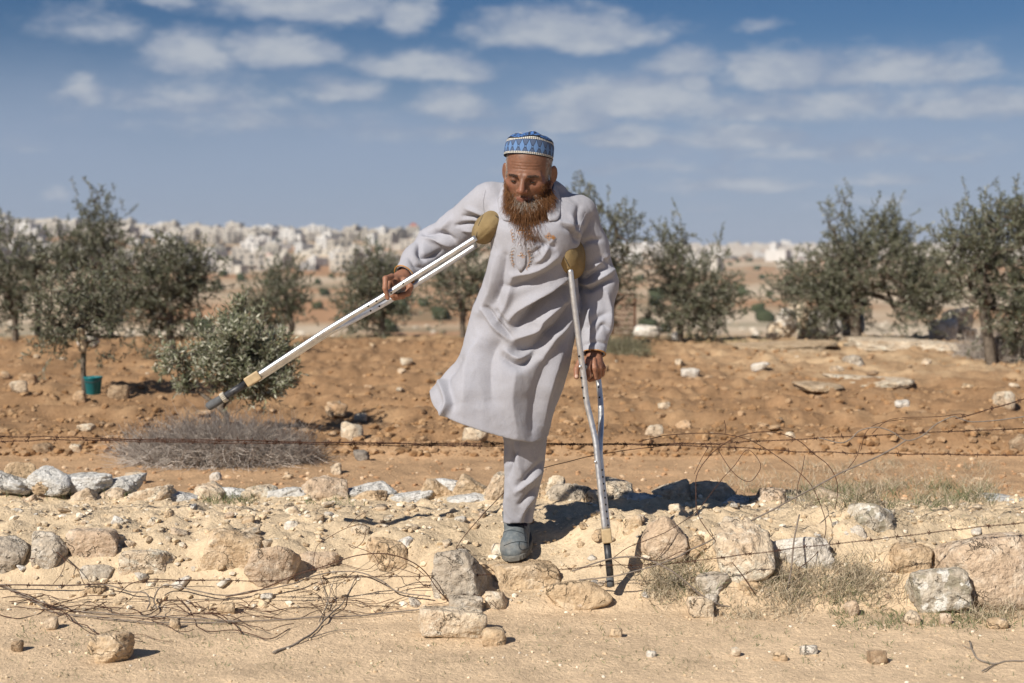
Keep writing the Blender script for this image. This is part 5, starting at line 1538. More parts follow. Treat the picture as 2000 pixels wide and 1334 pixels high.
# ------------------------------------------------------------------ beard
def core_sdf(p):
    d = sd_ell(p, P(1033, 416, 5.02), (.060, .048, .056))
    d = smin(d, sd_ell(p, P(1034, 443, 5.02), (.032, .034, .046)), .03)
    for x, y in ((997, 390), (1071, 392)):
        d = smin(d, sd_ell(p, P(x, y, 5.045), (.015, .030, .042)), .05)
    return d
bcv, bcf = surface_net(core_sdf, P(1033, 425, 5.02) - .16, P(1033, 425, 5.02) + .16, .006)
wv_ = (bcv[:, 1] < 5.03)
m_beard = mat_tint('beard_hair', .6, .3, .25, 120)
rs = np.random.RandomState(8)
def cheek_roots():
    m = (hl[:, 2] < -.052) & (hl[:, 1] < -.0) & (hl[:, 2] > -.13)
    m |= (axh > .057) & (hl[:, 2] < -.018) & (hl[:, 1] < .0) & (hl[:, 2] > -.13) & (axh < .078)
    lip = (np.abs(hl[:, 2] + .074) < .013) & (axh < .024) & (hl[:, 1] < -.08)
    return np.nonzero(m & ~lip)[0]
cr = cheek_roots()
pick = cr[rs.randint(len(cr), size=2600)]
pick = np.where((np.abs(hl[pick, 0]) < .03) & (hl[pick, 2] > -.068) & (rs.rand(2600) < .6), cr[rs.randint(len(cr), size=2600)], pick)
r1 = hw[pick] + rs.normal(0, .0015, (2600, 3)); n1_ = (hn_[pick]) @ HR.T; l1 = hl[pick]
front = bcv[(bcv[:, 1] < 5.05)]
nbc = vnormals(bcv, bcf)[bcv[:, 1] < 5.05]
fpx, fpy = to_px(front)
pk = rs.randint(len(front), size=6200)
low = np.nonzero((np.abs(fpx - 1034) < 30) & (fpy > 425))[0]
pk[:1300] = low[rs.randint(len(low), size=1300)]
r2 = front[pk] + rs.normal(0, .003, (6200, 3)); n2_ = nbc[pk]
roots = np.concatenate([r1, r2]); nr = np.concatenate([n1_, n2_])
kind = np.concatenate([np.zeros(2600), np.ones(6200)])
rpx, rpy = to_px(roots)
Ls = np.where(kind == 0, rs.uniform(.010, .026, len(roots)), rs.uniform(.014, .042, len(roots)) * (1 + .55 * np.exp(-((rpx - 1034) / 26) ** 2) * sstep(rpy, 420, 445)))
Ls[2600:3900] = rs.uniform(.045, .088, 1300) * (1.05 - .5 * np.abs(rpx[2600:3900] - 1034) / 30)
moust = (kind == 0) & (np.abs(rpx - 1027) < 24) & (rpy < 398)
Ls[moust] = rs.uniform(.005, .011, moust.sum())
side = (kind == 0) & (rpy < 385) & ~moust
Ls[side] = rs.uniform(.005, .014, side.sum())
down = np.array((0, -.12, -1.0))
out = (rpx - 1032)[:, None] / 60 * np.array((.25, 0, 0))
d0 = norm(nr * .55 + down * .75 + out + rs.normal(0, .22, nr.shape))
d1 = norm(down + out * .5 + rs.normal(0, .30, nr.shape) + nr * .15)
K = 7
u_ = np.linspace(0, 1, K)[None, :, None]
pts = roots[:, None] + Ls[:, None, None] * (d0[:, None] * u_ * (1 - .5 * u_) + d1[:, None] * .5 * u_ ** 2)
ph = rs.uniform(0, 6.28, len(roots))[:, None]
wig = .0016 * np.sin(u_[..., 0] * 9 + ph) * u_[..., 0]
pts[:, :, 0] += wig; pts[:, :, 2] += .5 * wig
cols = np.array([(.088, .040, .015), (.12, .056, .021), (.155, .078, .032), (.065, .030, .012), (.19, .105, .05)])
hc = cols[rs.choice(5, len(roots), p=[.3, .3, .2, .12, .08])] * (1.08, .98, .9) * rs.uniform(.8, 1.25, (len(roots), 1))
grey = np.clip(sstep(np.hypot((rpx - 1027) / 1.35, rpy - 389), 24, 8) * 1.0 + sstep(rpy, 362, 346) * .5, 0, 1)
gsel = rs.rand(len(roots)) < grey * .7
hc[gsel] = np.array((.25, .215, .18)) * rs.uniform(.6, 1.4, (gsel.sum(), 1))
bd = Soup()
bd.add(bcv, bcf, np.array((.10, .046, .018)))
v, f, tn = strands(pts, .00065, hc)
bd.add(v, f, tn)
brd = bd.build('beard', m_beard, man)
brd['label'] = 'long henna-brown beard, grey around the mouth'
# cropped grey hair above the ears and brow hairs
m = np.nonzero((tem > .4) & (hl[:, 2] < .07))[0]
pick = m[rs.randint(len(m), size=1500)]
r1 = hw[pick] + rs.normal(0, .001, (1500, 3)); n1_ = hn_[pick] @ HR.T
dv = norm(n1_ * .5 + np.array((0, .3, -.8)) + rs.normal(0, .2, (1500, 3)))
pts = r1[:, None] + (rs.uniform(.004, .009, 1500))[:, None, None] * dv[:, None] * np.linspace(0, 1, 3)[None, :, None]
v, f, tn = strands(pts, .0006, np.array((.30, .27, .25)) * rs.uniform(.5, 1.4, (1500, 1)))
hs = Soup().add(v, f, tn)
m = np.nonzero(brow > .5)[0]
pick = m[rs.randint(len(m), size=260)]
r1 = hw[pick]; n1_ = hn_[pick] @ HR.T
dv = norm(n1_ * .6 + np.sign(hl[pick, 0])[:, None] * np.array((.6, 0, 0)) + rs.normal(0, .25, (260, 3)))
pts = r1[:, None] + (rs.uniform(.003, .006, 260))[:, None, None] * dv[:, None] * np.linspace(0, 1, 3)[None, :, None]
v, f, tn = strands(pts, .0006, np.array((.05, .04, .035)) * rs.uniform(.6, 1.6, (260, 1)))
hs.add(v, f, tn)
hs.build('hair', m_beard, man)

foot = Vector(SO)
man.data.transform(Matrix.Translation(-foot)); man.location = foot
for c in man.children: c.location = -foot
# ================================================================== crutches
m_alu, t, b = material('aluminium', .34, .5)
b.inputs['Metallic'].default_value = .9
co = obj_co(t)
t.l.new(t.mix(t.ramp(t.noise(co, 35, 4), .35, .7), (.70, .71, .715), (.58, .59, .60)), b.inputs['Base Color'])
t.l.new(t.ramp(t.noise(co, 80, 4), .3, .7, .34, .50), b.inputs['Roughness'])
m_blk = mat_plain('black_tube', (.035, .037, .042), .45, .4, 0, .6, 60)
m_rub = mat_plain('rubber_grey', (.105, .11, .115), .8, .2, 0, .2, 60)
m_tan = mat_plain('clamp_tan', (.43, .325, .19), .55, .3, 0, .15, 60)
m_pad, t, b = material('pad_cloth', .9, .15)
co = obj_co(t)
t.l.new(t.mix(t.ramp(t.noise(co, 18, 4), .3, .7), (.25, .185, .095), (.20, .146, .072)), b.inputs['Base Color'])
bump(t, b, t.math('ADD', t.noise(co, 300, 2), t.math('MULTIPLY', t.noise(co, 40, 4), 1.5)), .5, .004)
m_hole = mat_plain('hole', (.006, .006, .006), .9, .0)
def crutch(name, label, near, far, clamp, black, tip, handle, pad_c, pad_axis, pad_up, pad_r, holes, screws, base, knot=0):
    root = empty(name, tuple(base)); tag(root, label, 'crutch', 'pair of aluminium crutches')
    inv = -np.asarray(base)
    def part(nm, sp, mat, par=root):
        sp.v = [x + inv for x in sp.v] if par is root else sp.v
        return sp.build(nm, mat, par)
    for i, c in enumerate((near, far)):
        sp = Soup(); add_tube(sp, spline([P(*x) for x in c], 70), .0106, 18); part('tube', sp, m_alu)
    sp = Soup(); add_tube(sp, [P(*x) for x in handle], .0125, 14); part('handle', sp, m_rub)
    # clamp: flattened block round both tubes
    c0, c1 = P(*clamp[0]), P(*clamp[1]); ax = norm((c1 - c0)[None])[0]; L = np.linalg.norm(c1 - c0)
    s_ = norm(np.cross(ax, (0, 1, 0))[None])[0]; w_ = np.cross(ax, s_)
    def csd(p):
        q = np.stack([(p - c0) @ ax - L / 2, (p - c0) @ s_, (p - c0) @ w_], -1)
        e = np.abs(q) - np.array((L / 2 - .004, .0135, .020))
        return np.linalg.norm(np.clip(e, 0, None), axis=1) + np.minimum(e.max(1), 0) - .004
    v, f = surface_net(csd, (c0 + c1) / 2 - .05, (c0 + c1) / 2 + .05, .0028)
    sp = Soup().add(v, f); cl = part('clamp', sp, m_tan)
    sp = Soup(); add_tube(sp, [P(*x) for x in black], [.0128, .0128], 18); part('lower_tube', sp, m_blk)
    pts = [P(*x) for x in tip]
    sp = Soup(); add_tube(sp, pts, [.0140, .0150, .0158, .0156, .012][:len(pts)] if knot else [.0135] * len(pts), 20); part('rubber_tip', sp, m_rub)
    if knot:
        a0, a1 = pts[0], pts[1]; ax = norm((a1 - a0)[None])[0]; u = norm(np.cross(ax, (0, 1, 0))[None])[0]; w2 = np.cross(ax, u)
        sp = Soup()
        for x in np.linspace(0, 2 * np.pi, 16, endpoint=False):
            c_ = a0 + .016 * (math.cos(x) * u + math.sin(x) * w2); add_tube(sp, [c_ - ax * .006, c_ + ax * .010], .0030, 6)
        part('ribbed_band', sp, mat_plain('band_cream', (.50, .46, .38), .6, .2)) ['kind'] = 'stuff'
    # padded top, sewn from cloth
    pc = np.asarray(pad_c); pa = norm(np.array([pad_axis], float))[0]; pu = norm(np.array([pad_up], float))[0]
    pu = norm((pu - pa * (pu @ pa))[None])[0]; pw = np.cross(pa, pu); M = np.stack([pa, pu, pw], 1)
    def psd(p):
        d = sd_ell(p, pc, pad_r, M)
        q = (p - pc) @ M
        d = smin(d, sd_ell(p, pc - pu * pad_r[1] * .45, (pad_r[0] * .8, pad_r[1] * .72, pad_r[2] * .85), M), .02)
        d = d + .0025 * np.exp(-(q[:, 2] / .003) ** 2) * (q[:, 1] < .5 * pad_r[1])
        return d - .0035 * fbm(p, 22, 3, seed=7)
    v, f = surface_net(psd, pc - .16, pc + .16, .0045)
    sp = Soup().add(v, f); pad = part('armpit_pad', sp, m_pad)
    bvh = BVHTree.FromPolygons([tuple(x - inv) for x in sp.v[0]], [tuple(int(i) for i in x) for x in f])
    sp = Soup()
    for (x0, y0), (x1, y1) in knot_stitches[name]:
        for k in range(6):
            a = (k + .15) / 6; e = (k + .75) / 6
            pt = []
            for s in (a, e):
                r = Vector(ray(x0 + (x1 - x0) * s, y0 + (y1 - y0) * s + (1.5 if s == e else 0))).normalized(); h = bvh.ray_cast(Vector((0, 0, CAMZ)), r)
                if h[0] is not None: pt.append(np.array(h[0]) - .0006 * np.array(r))
            if len(pt) == 2: add_tube(sp, pt, .0013, 4)
    if sp.n:
        o = part('stitching', sp, m_blk); o['kind'] = 'stuff'; o.parent = pad
    sp = Soup()
    for (x, y, dd) in holes:
        c_ = P(x, y, dd); r = norm((c_ - (0, 0, CAMZ))[None])[0]
        add_tube(sp, [c_ - r * .0117, c_ - r * .006], .0034, 10)
    if sp.n: part('adjustment_holes', sp, m_hole)['kind'] = 'stuff'
    for (x, y, dd) in screws:
        c_ = P(x, y, dd); r = norm((c_ - (0, 0, CAMZ))[None])[0]
        sp = Soup(); add_tube(sp, [c_ - r * .0145, c_ - r * .006], [.0042, .0055], 12); part('screw', sp, m_alu).parent = cl
    return root
knot_stitches = {'crutch': [((944, 418), (934, 440)), ((968, 420), (974, 425)), ((932, 452), (930, 466))], 'walking_crutch': [((1086, 482), (1104, 504)), ((1104, 504), (1112, 520))]}
near = [(930, 464, 5.03), (870, 502, 5.025), (795, 549, 5.02), (750, 578, 5.015), (700, 608, 5.01), (660, 632, 5.005), (620, 657, 5.0), (500, 736, 4.98)]
far = [(930, 479, 5.20), (870, 518, 5.19), (795, 565, 5.17), (752, 592, 5.15), (705, 617, 5.10), (665, 638, 5.04), (625, 661, 5.022), (503, 741, 5.002)]
holesA = [(787, 554, 5.02), (735, 588, 5.012), (719, 598, 5.01), (741, 598, 5.135), (724, 607, 5.12), (764, 572, 5.018)]
pA = P(958, 439, 5.11)
crutch('crutch', 'raised crutch swung out sideways, its black foot off the ground', near, far, ((508, 731, 4.99), (481, 748, 4.985)), [(490, 743, 4.985), (428, 782, 4.975)],
       [(438, 775.5, 4.977), (428, 782, 4.975), (418, 788, 4.973), (408, 794, 4.971), (405.5, 796, 4.971)], [(776, 562, 5.02), (780, 574, 5.17)], pA, (0, 1, .1), P(985, 410, 5.11) - P(925, 472, 5.11), (.105, .068, .047),
       holesA, [(618, 658, 5.0), (497, 735, 4.982)], P(408, 794, 4.97), 1)
near = [(1113, 522, 5.04), (1122, 600, 5.045), (1132, 675, 5.05), (1140, 735, 5.055), (1146, 785, 5.055), (1156, 828, 5.05), (1164, 868, 5.04), (1168, 910, 5.03), (1182, 1042, 5.0)]
far = [(1130, 520, 5.26), (1145, 600, 5.25), (1158, 680, 5.235), (1168, 738, 5.225), (1173, 785, 5.20), (1174, 828, 5.14), (1172, 868, 5.075), (1174, 910, 5.055), (1188, 1042, 5.02)]
holesB = [(1131, 696, 5.05), (1135, 738, 5.055), (1137, 757, 5.055), (1140, 777, 5.055), (1168, 736, 5.222), (1169, 756, 5.215), (1171, 776, 5.205)] + [(1174 + .1 * k * 1.02, 918 + 13.5 * k, 5.05 - .003 * k) for k in range(9)]
holesB = [h if k < 7 else (1176 + (h[1] - 918) * .105, h[1], 5.052 - (h[1] - 918) * .00026) for k, h in enumerate(holesB)]
pB = P(1110, 499, 5.13)
crutch('walking_crutch', 'upright crutch gripped at the hip, its tip over the rocks', near, far, ((1183, 1032, 5.01), (1186, 1060, 5.005)), [(1185, 1056, 5.005), (1192, 1128, 4.99)],
       [(1191, 1126, 4.99), (1193, 1146, 4.985)], [(1138, 716, 5.055), (1166, 728, 5.225)], pB, (.15, 1, 0), (-.15, 0, 1), (.125, .076, .060), holesB, [(1133, 716, 5.05), (1163, 902, 5.03), (1180, 1043, 5.0)], P(1193, 1146, 4.985))
# ================================================================== wires
m_wire = mat_plain('rusty_wire', (.075, .038, .025), .85, .25, 0, .4, 90)
m_cable = mat_plain('weathered_cable', (.20, .165, .135), .85, .2, 0, .3, 60)
m_twig = mat_plain('dead_twig', (.24, .205, .17), .95, .1, 0, .25, 60)
def wire_pts(pts, d, n, jit=.0, seed=0, lift=.05):
    if d is None:
        c = np.array([P(x, y, ground_hit(x, y) - lift) for x, y in pts])
    else:
        dd = np.broadcast_to(np.asarray(d, float), (len(pts),))
        c = np.array([P(x, y, q) for (x, y), q in zip(pts, dd)])
    s = spline(c, n)
    if jit:
        s = s + jit * np.stack([fbm(s + 7 * k, 9, 2, seed=seed + k) for k in range(3)], -1)
    return s
def wire(parent, name, pts, d=5.47, r=.0015, barbed=False, seed=0, mat=None, jit=.004, lift=.05):
    ln = sum(math.hypot(a[0] - b_[0], a[1] - b_[1]) for a, b_ in zip(pts, pts[1:]))
    n = max(10, int(ln / 9))
    c = wire_pts(pts, d, n, jit, seed, lift)
    sp = Soup()
    if barbed:                                              # two strands twisted round each other
        L = np.concatenate([[0], np.cumsum(np.linalg.norm(np.diff(c, axis=0), axis=1))])
        m = int(L[-1] / .008); u = np.linspace(0, L[-1], max(m, 10))
        cc = np.stack([np.interp(u, L, c[:, k]) for k in range(3)], -1)
        for s in (0, math.pi):
            a = u / .045 * 2 * math.pi + s
            add_tube(sp, cc + .0019 * np.stack([0 * a, np.cos(a), np.sin(a)], -1), r * .58, 5)
        o = sp.build(name, mat or m_wire, parent)
        bs = Soup(); rs = np.random.RandomState(seed + 50)
        for x in np.arange(.05, L[-1], .105):
            p = np.array([np.interp(x + rs.normal(0, .01), L, c[:, k]) for k in range(3)])
            for k in range(3):
                dv = norm(rs.normal(size=3) * (.7, .5, 1))
                add_tube(bs, [p - dv * rs.uniform(.008, .015), p + dv * rs.uniform(.008, .015)], .0009, 4)
            a = np.linspace(0, 4 * np.pi, 14)
            add_tube(bs, p + np.stack([np.linspace(-.007, .007, 14), .0036 * np.cos(a), .0036 * np.sin(a)], -1), .0011, 4)
        bo = bs.build('barbs', mat or m_wire, o); bo['kind'] = 'stuff'
    else:
        add_tube(sp, c, r, 6)
        o = sp.build(name, mat or m_wire, parent)
    return o
fence = empty('barbed_wire_fence', (0, 0, 0)); tag(fence, 'rusty barbed wire strands sagging behind the trouser leg, snarled at one end', 'wire fence')
wire(fence, 'strand', [(-20, 851), (150, 855), (330, 860), (520, 861), (720, 866), (1000, 866), (1200, 869), (1330, 867), (1480, 862), (1580, 857), (1720, 850), (1850, 843), (2030, 835)], 5.47, .0019, True, 1)
wire(fence, 'strand', [(-20, 862), (120, 859), (300, 863), (500, 866), (700, 864), (900, 869), (1100, 866), (1330, 870), (1470, 876), (1600, 883), (1800, 887), (2030, 889)], 5.46, .0019, True, 2)
wire(fence, 'strand', [(180, 860), (400, 858), (640, 868), (960, 871), (1250, 866), (1420, 868)], 5.48, .0016, True, 3)
wire(fence, 'strand', [(1865, 818), (1892, 811), (1946, 795), (2030, 772)], 5.44, .0022, True, 4)
wire(fence, 'cable', [(1599, 856), (1640, 865), (1662, 856), (1680, 840), (1707, 834), (1739, 842), (1770, 860), (1802, 851), (1829, 829), (1860, 815), (1874, 818), (1901, 824), (1955, 820), (2030, 808)], 5.42, .0025, mat=m_cable, seed=5)
wire(fence, 'cable', [(1330, 1084), (1400, 1050), (1505, 998), (1580, 958), (1640, 925), (1720, 888), (1770, 860)], [5.1, 5.15, 5.2, 5.28, 5.34, 5.4, 5.42], .0030, mat=m_cable, seed=6)
wire(fence, 'loop', [(1248, 863), (1311, 849), (1370, 845), (1415, 847), (1460, 858), (1505, 883), (1550, 914), (1586, 950), (1608, 1000), (1612, 1045), (1592, 1085), (1560, 1110)], [5.46] * 7 + [5.4, 5.3, 5.2, 5.1, 5.05], .0016, seed=7)
wire(fence, 'loop', [(1475, 1160), (1452, 1125), (1420, 1085), (1380, 1035), (1361, 1000), (1359, 955), (1365, 919), (1392, 883), (1424, 860), (1460, 847), (1496, 843), (1532, 849), (1563, 863), (1586, 883), (1617, 910), (1635, 946), (1631, 995)], [4.98, 5.0, 5.05, 5.12, 5.2, 5.28, 5.34] + [5.42] * 10, .0016, seed=8)
wire(fence, 'loop', [(1401, 874), (1433, 923), (1460, 941), (1478, 928), (1485, 905), (1460, 878), (1433, 910), (1402, 945), (1359, 999), (1302, 1038), (1231, 1066), (1195, 1091)], [5.44] * 7 + [5.35, 5.2, 5.1, 5.05, 5.0], .0014, seed=9)
wire(fence, 'loop', [(1703, 847), (1730, 822), (1766, 815), (1838, 813), (1874, 809), (1892, 813)], 5.45, .0013, seed=10)
wire(fence, 'loop', [(1680, 880), (1690, 845), (1712, 828), (1760, 819), (1800, 818)], 5.46, .0012, seed=11)
wire(fence, 'loose_end', [(1415, 820), (1417, 836), (1415, 848)], 5.46, .0013)
wire(fence, 'loose_end', [(1384, 872), (1372, 895), (1357, 926)], 5.45, .0012)
wire(fence, 'loose_end', [(1573, 890), (1568, 920), (1558, 945), (1553, 985)], 5.44, .0013, seed=12)
wire(fence, 'loose_end', [(1680, 866), (1674, 890), (1660, 910), (1648, 925)], 5.43, .0012, seed=13)
wire(fence, 'brace_wire', [(880, 1088), (920, 1030), (985, 962), (1030, 930), (1062, 914), (1110, 902), (1160, 890), (1250, 876), (1330, 866)], [5.15, 5.2, 5.38, 5.42, 5.43, 5.44, 5.45, 5.46, 5.47], .0016, seed=14)
wire(fence, 'strand', [(1090, 1112), (1185, 1105), (1256, 1104), (1348, 1096), (1500, 1078), (1632, 1062), (1777, 1045), (1891, 1032), (2030, 1018)], [5.0, 4.97, 4.97, 4.95, 4.93, 4.93, 4.93, 4.95, 4.95], .0017, True, 15)
wire(fence, 'cable', [(1117, 1116), (1199, 1091), (1256, 1091), (1313, 1116), (1370, 1162), (1426, 1185), (1500, 1180), (1530, 1165), (1545, 1110), (1552, 1050), (1562, 1005)], [5.02, 4.97, 4.95, 4.93, 4.93, 4.95, 4.98, 5.0, 5.02, 5.05, 5.1], .0030, mat=m_cable, seed=16)
wire(fence, 'cable', [(1131, 1134), (1195, 1126), (1266, 1109), (1340, 1082)], [5.0, 4.95, 4.93, 4.97], .0026, mat=m_cable, seed=17)
wire(fence, 'loose_end', [(1195, 1091), (1230, 1110), (1275, 1098), (1300, 1070), (1310, 1050)], 4.95, .0012, seed=18)
wire(fence, 'loose_end', [(1240, 1085), (1290, 1095), (1330, 1078), (1350, 1090)], 4.94, .0012, seed=19)

tangle = empty('wire_tangle', (0, 0, 0)); tag(tangle, 'tangle of rusty wire and old cable lying along the foot of the bank', 'wire tangle')
wire(tangle, 'strand', [(-20, 1146), (35, 1144), (156, 1143), (249, 1139), (341, 1134), (498, 1134), (700, 1128), (840, 1124), (960, 1122)], [4.99, 4.98, 4.98, 4.98, 4.98, 4.98, 4.99, 4.98, 5.0], .0016, True, 30)
wire(tangle, 'cable', [(-20, 1141), (107, 1144), (199, 1142), (249, 1155), (284, 1159), (293, 1176), (288, 1190)], None, .0026, mat=m_cable, seed=31)
wire(tangle, 'cable', [(306, 1190), (302, 1169), (313, 1148), (338, 1144), (391, 1155), (444, 1164), (498, 1153), (571, 1141), (624, 1121), (685, 1116), (742, 1132), (777, 1155), (841, 1164)], None, .0026, mat=m_cable, seed=32)
wire(tangle, 'loop', [(440, 1166), (500, 1153), (571, 1126), (642, 1103), (695, 1086), (749, 1082), (795, 1093), (830, 1116), (852, 1148), (877, 1176)], [5.0, 4.98, 4.95, 4.93, 4.92, 4.92, 4.92, 4.93, 4.94, 4.95], .0020, seed=33)
wire(tangle, 'loop', [(610, 1118), (617, 1073), (631, 1057), (678, 1031), (713, 1025), (710, 1054), (692, 1070), (681, 1063), (727, 1082), (742, 1102), (784, 1111), (820, 1123)], [5.02, 5.03, 5.04, 5.06, 5.06, 5.04, 5.03, 5.03, 5.0, 4.98, 4.97, 4.97], .0012, seed=34)
wire(tangle, 'loose_end', [(678, 1029), (699, 1009), (719, 999)], 5.06, .0012, seed=35)
wire(tangle, 'cable', [(-20, 1130), (53, 1169), (100, 1194), (178, 1205), (284, 1215), (426, 1215), (500, 1212), (607, 1206), (742, 1199), (884, 1182)], None, .0025, mat=m_cable, seed=36, lift=.03)
wire(tangle, 'cable', [(-20, 1134), (40, 1158), (110, 1186), (200, 1198), (340, 1206), (470, 1214)], None, .0026, mat=m_cable, seed=37, lift=.04)
wire(tangle, 'loose_end', [(60, 1092), (100, 1086), (112, 1078), (132, 1096), (150, 1112), (162, 1140)], None, .0014, seed=38)
wire(tangle, 'loose_end', [(112, 1080), (126, 1096), (120, 1120), (104, 1140)], None, .0012, seed=39)
rs = np.random.RandomState(21)
for k in range(26):
    x = rs.uniform(-20, 470); y = 1150 + 60 * rs.rand() + .02 * x
    pts = [(x, y)]
    for j in range(rs.randint(4, 8)):
        x += rs.uniform(18, 62); y = np.clip(y + rs.normal(0, 13), 1134, 1248); pts.append((x, y))
    wire(tangle, 'loose_wire', pts, None, rs.choice([.0010, .0013, .0016]), seed=100 + k, jit=.012, lift=rs.uniform(.02, .07))
for k in range(14):
    x = rs.uniform(540, 900); y = rs.uniform(1110, 1190)
    pts = [(x, y)]
    for j in range(4):
        x += rs.uniform(15, 45); y = np.clip(y + rs.normal(0, 12), 1100, 1205); pts.append((x, y))
    wire(tangle, 'loose_wire', pts, None, .0011, seed=200 + k, jit=.012, lift=.03)
tw = empty('dead_branch', tuple(base_at(560, 1262))); tag(tw, 'grey dead branch with forked twigs lying on the sand', 'branch')
for nm, pts, r in (('stem', [(532, 1274), (589, 1251), (624, 1222), (671, 1173), (697, 1123)], .0042), ('twig', [(624, 1216), (638, 1170), (622, 1110)], .0022), ('twig', [(632, 1195), (648, 1150), (655, 1125)], .0018), ('twig', [(600, 1248), (650, 1232), (700, 1228)], .0020)):
    c = wire_pts(pts, None, 30, .006, 3, .03)
    sp = Soup(); add_tube(sp, c - np.array(tw.location), np.linspace(r, r * .45, 30), 6); sp.build(nm, m_twig, tw)
tw = empty('dead_branch', tuple(base_at(1940, 1294))); tag(tw, 'crooked dark twig on the sand at the near corner', 'branch')
for nm, pts, r in (('stem', [(1894, 1254), (1905, 1280), (1941, 1294), (1970, 1290), (2030, 1292)], .0036), ('twig', [(1915, 1312), (1935, 1300), (1950, 1292)], .0024), ('twig', [(1900, 1270), (1880, 1262)], .0015)):
    c = wire_pts(pts, None, 30, .006, 5, .02)
    sp = Soup(); add_tube(sp, c - np.array(tw.location), np.linspace(r, r * .5, 30), 6); sp.build(nm, m_twig, tw)

# ================================================================== grass and dry brush
m_grass = mat_tint('grass_blade', .75, .2, .15, 40, trans=.15)
def blades(root, dirn, L, wd, tint, rs, bend=.4):
    n = len(root)
    dirn = norm(dirn); side = norm(np.cross(dirn, np.stack([rs.normal(size=n), rs.normal(size=n), 0 * L], -1)))
    bd = np.stack([rs.normal(0, 1, n), rs.normal(0, 1, n), -np.abs(rs.normal(0, .6, n))], -1) * (L * bend)[:, None] * .5
    m = root + dirn * (L * .5)[:, None] + bd * .25; tip = root + dirn * L[:, None] + bd
    w = (wd * .5)[:, None]
    v = np.stack([root - side * w, root + side * w, m + side * w * .8, m - side * w * .8, tip], 1).reshape(-1, 3)
    i = np.arange(n) * 5
    return v, np.stack([i, i + 1, i + 2, i + 3], -1), np.stack([i + 3, i + 2, i + 4], -1), np.repeat(tint, 5, 0)
DRY = np.array([(.50, .42, .30), (.42, .35, .25), (.56, .48, .35), (.34, .28, .20)])
GRN = np.array([(.14, .165, .075), (.18, .20, .10), (.12, .14, .065), (.27, .26, .16)])
def grass(name, regions, cols, label, seed, wd=.0022):
    rs = np.random.RandomState(seed); sp = Soup()
    for (x0, y0, x1, y1, n, L, clump) in regions:
        nc = max(1, n // clump)
        cx = rs.uniform(x0, x1, nc); cy = rs.uniform(y0, y1, nc)
        gx = []; gy = []
        for a, c in zip(cx, cy):
            d = ground_hit(a, c); gx.append((a - 1000) / F * d); gy.append(d)
        gx = np.repeat(gx, clump) + rs.normal(0, .012 + .003 * clump ** .5, nc * clump); gy = np.repeat(gy, clump) + rs.normal(0, .012 + .003 * clump ** .5, nc * clump)
        z = H(gx, gy)
        r = np.stack([gx, gy, z - .004], -1); m = len(r)
        dv = np.stack([rs.normal(0, .45, m), rs.normal(0, .45, m), np.ones(m)], -1)
        Ls = L * rs.uniform(.45, 1.25, m)
        v, f4, f3, tn = blades(r, dv, Ls, wd * rs.uniform(.7, 1.3, m), cols[rs.randint(len(cols), size=m)] * rs.uniform(.8, 1.2, (m, 1)), rs, .8)
        n0 = sp.n; sp.add(v, f4, tn); sp.f3.append(f3 + n0)
    tag(sp.build(name, m_grass, smooth=False), label, 'grass', kind='stuff')
grass('dry_grass', [(1262, 1112, 1370, 1172, 800, .085, 26), (1300, 1085, 1390, 1110, 350, .06, 25), (1480, 1120, 1760, 1190, 1700, .085, 22), (1500, 1100, 1720, 1130, 500, .07, 25), (1380, 1170, 1560, 1215, 700, .04, 14), (1880, 1150, 2010, 1215, 800, .09, 25),
                    (1400, 905, 1950, 960, 1500, .07, 12), (1650, 990, 1800, 1030, 500, .04, 14), (1560, 950, 1960, 992, 1800, .085, 30), (1800, 1010, 1980, 1030, 300, .04, 12), (1300, 1225, 1500, 1245, 150, .02, 6)], np.concatenate([DRY, DRY, GRN[3:]]), 'bleached dry grass among the rocks of the bank', 5)
grass('green_grass', [(0, 945, 50, 968, 260, .075, 18), (105, 955, 150, 975, 220, .075, 18), (190, 955, 240, 972, 160, .07, 16), (400, 965, 490, 988, 320, .06, 16), (560, 975, 700, 990, 140, .035, 10), (1570, 958, 1680, 988, 330, .085, 22), (1680, 952, 1950, 992, 620, .09, 20),
                      (1440, 960, 1540, 985, 160, .05, 10), (1290, 1120, 1400, 1165, 300, .06, 16), (1500, 1140, 1720, 1180, 320, .05, 14), (1640, 1195, 2000, 1230, 900, .035, 9), (0, 1215, 480, 1265, 420, .022, 5), (480, 1230, 1000, 1320, 260, .020, 4), (1000, 1220, 1990, 1320, 720, .022, 5), (0, 1270, 480, 1330, 180, .02, 4),
                      (640, 640, 800, 660, 300, .07, 20), (1240, 655, 1500, 672, 700, .08, 20)], GRN, 'fresh green grass shoots among stones and sand', 6, .0026)
rs = np.random.RandomState(14)
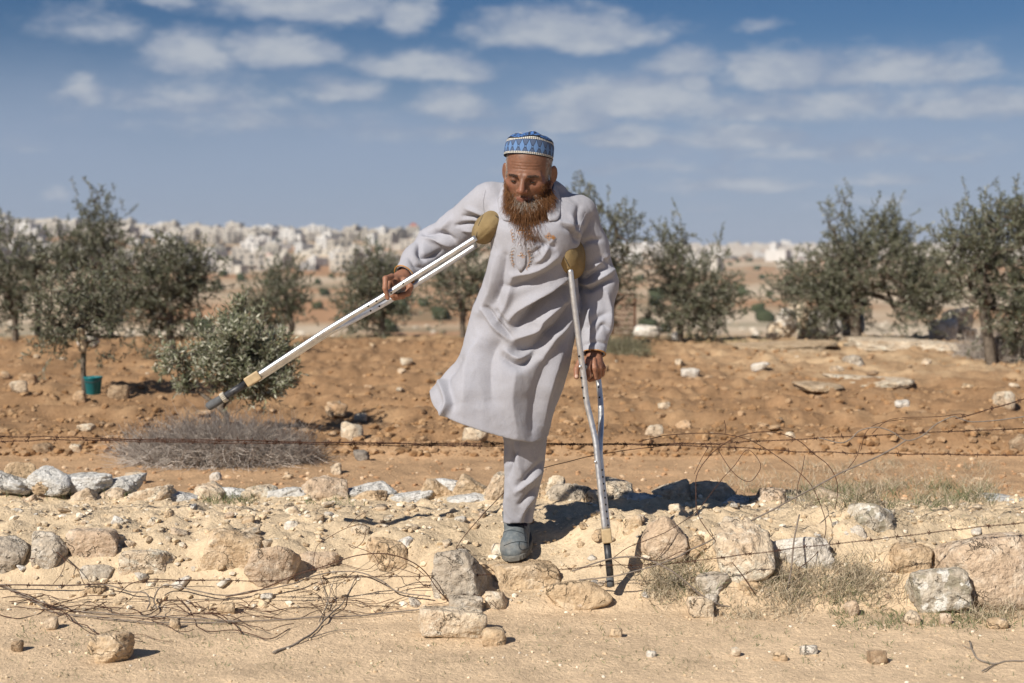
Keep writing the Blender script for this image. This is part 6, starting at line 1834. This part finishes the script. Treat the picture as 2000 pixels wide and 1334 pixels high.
def brush(name, label, c, rad, n, L, col, seed, r=.0015):
    rs = np.random.RandomState(seed)
    u = norm(rs.normal(size=(n, 3))); u[:, 2] = np.abs(u[:, 2]); rr = rs.rand(n) ** .5
    p0 = u * rr[:, None] * np.asarray(rad) * .9
    lump = 1 + .35 * fbm(p0 * (3, 3, 0) + 11, 1.6, 2, seed=seed)
    p0[:, 2] *= lump
    d0 = norm(u * .6 + rs.normal(0, .7, (n, 3)) + (0, 0, .25)); d1 = norm(d0 + rs.normal(0, .9, (n, 3)))
    Ls = L * rs.uniform(.4, 1.2, n)
    t = np.linspace(0, 1, 5)[None, :, None]
    pts = p0[:, None] + Ls[:, None, None] * (d0[:, None] * t * (1 - .5 * t) + d1[:, None] * .5 * t * t) + np.asarray(c)
    gz = H(pts[:, :, 0].ravel(), pts[:, :, 1].ravel()).reshape(n, 5)
    pts[:, :, 2] = np.maximum(pts[:, :, 2], gz + .003)
    v, f, tn = strands(pts, r, np.array(col)[rs.randint(len(col), size=n)] * rs.uniform(.7, 1.25, (n, 1)))
    o = mobj(name, v - np.asarray(c), f, mat_twig, None, False, tn); o.location = c
    tag(o, label, 'dry brush')
mat_twig = mat_tint('dry_twigs', .95, .1, .15, 60)
GREYT = [(.46, .41, .36), (.38, .335, .295), (.55, .49, .43), (.30, .26, .225)]
c = base_at(430, 900, 7.85)
brush('dry_brush', 'wide mound of grey dead brush around the foot of the young olive bush', c, (.62, .34, .17), 7000, .20, GREYT, 3, .0016)
c = base_at(1950, 690, 14.6)
brush('dry_scrub', 'grey dry scrub round the trunk of the big olive', c, (.5, .4, .2), 1800, .25, GREYT, 4, .003)
c = base_at(1215, 650, 15.5)
brush('dry_weeds', 'low patch of grey dry weeds past the hanging sleeve', c, (.35, .8, .10), 1500, .18, [(.24, .22, .15), (.20, .20, .12), (.30, .27, .18)], 5, .003)
# ================================================================== air
m_haze = bpy.data.materials.new('haze'); m_haze.use_nodes = True
t = NT(m_haze.node_tree); t.n.clear()
pv = t.node('ShaderNodeVolumePrincipled')
pv.inputs['Color'].default_value = (.70, .82, 1.0, 1)
pv.inputs['Density'].default_value = 0.00009
pv.inputs['Anisotropy'].default_value = 0.0
t.l.new(pv.outputs[0], t.node('ShaderNodeOutputMaterial').inputs['Volume'])
sp = Soup(); box(sp, -3400, -60, float(Z.min()) - 1.5, 3400, 5400, 75)
hz_ = sp.build('haze', m_haze, smooth=False)
tag(hz_, 'thin dusty haze over the whole valley', 'haze', kind='stuff')
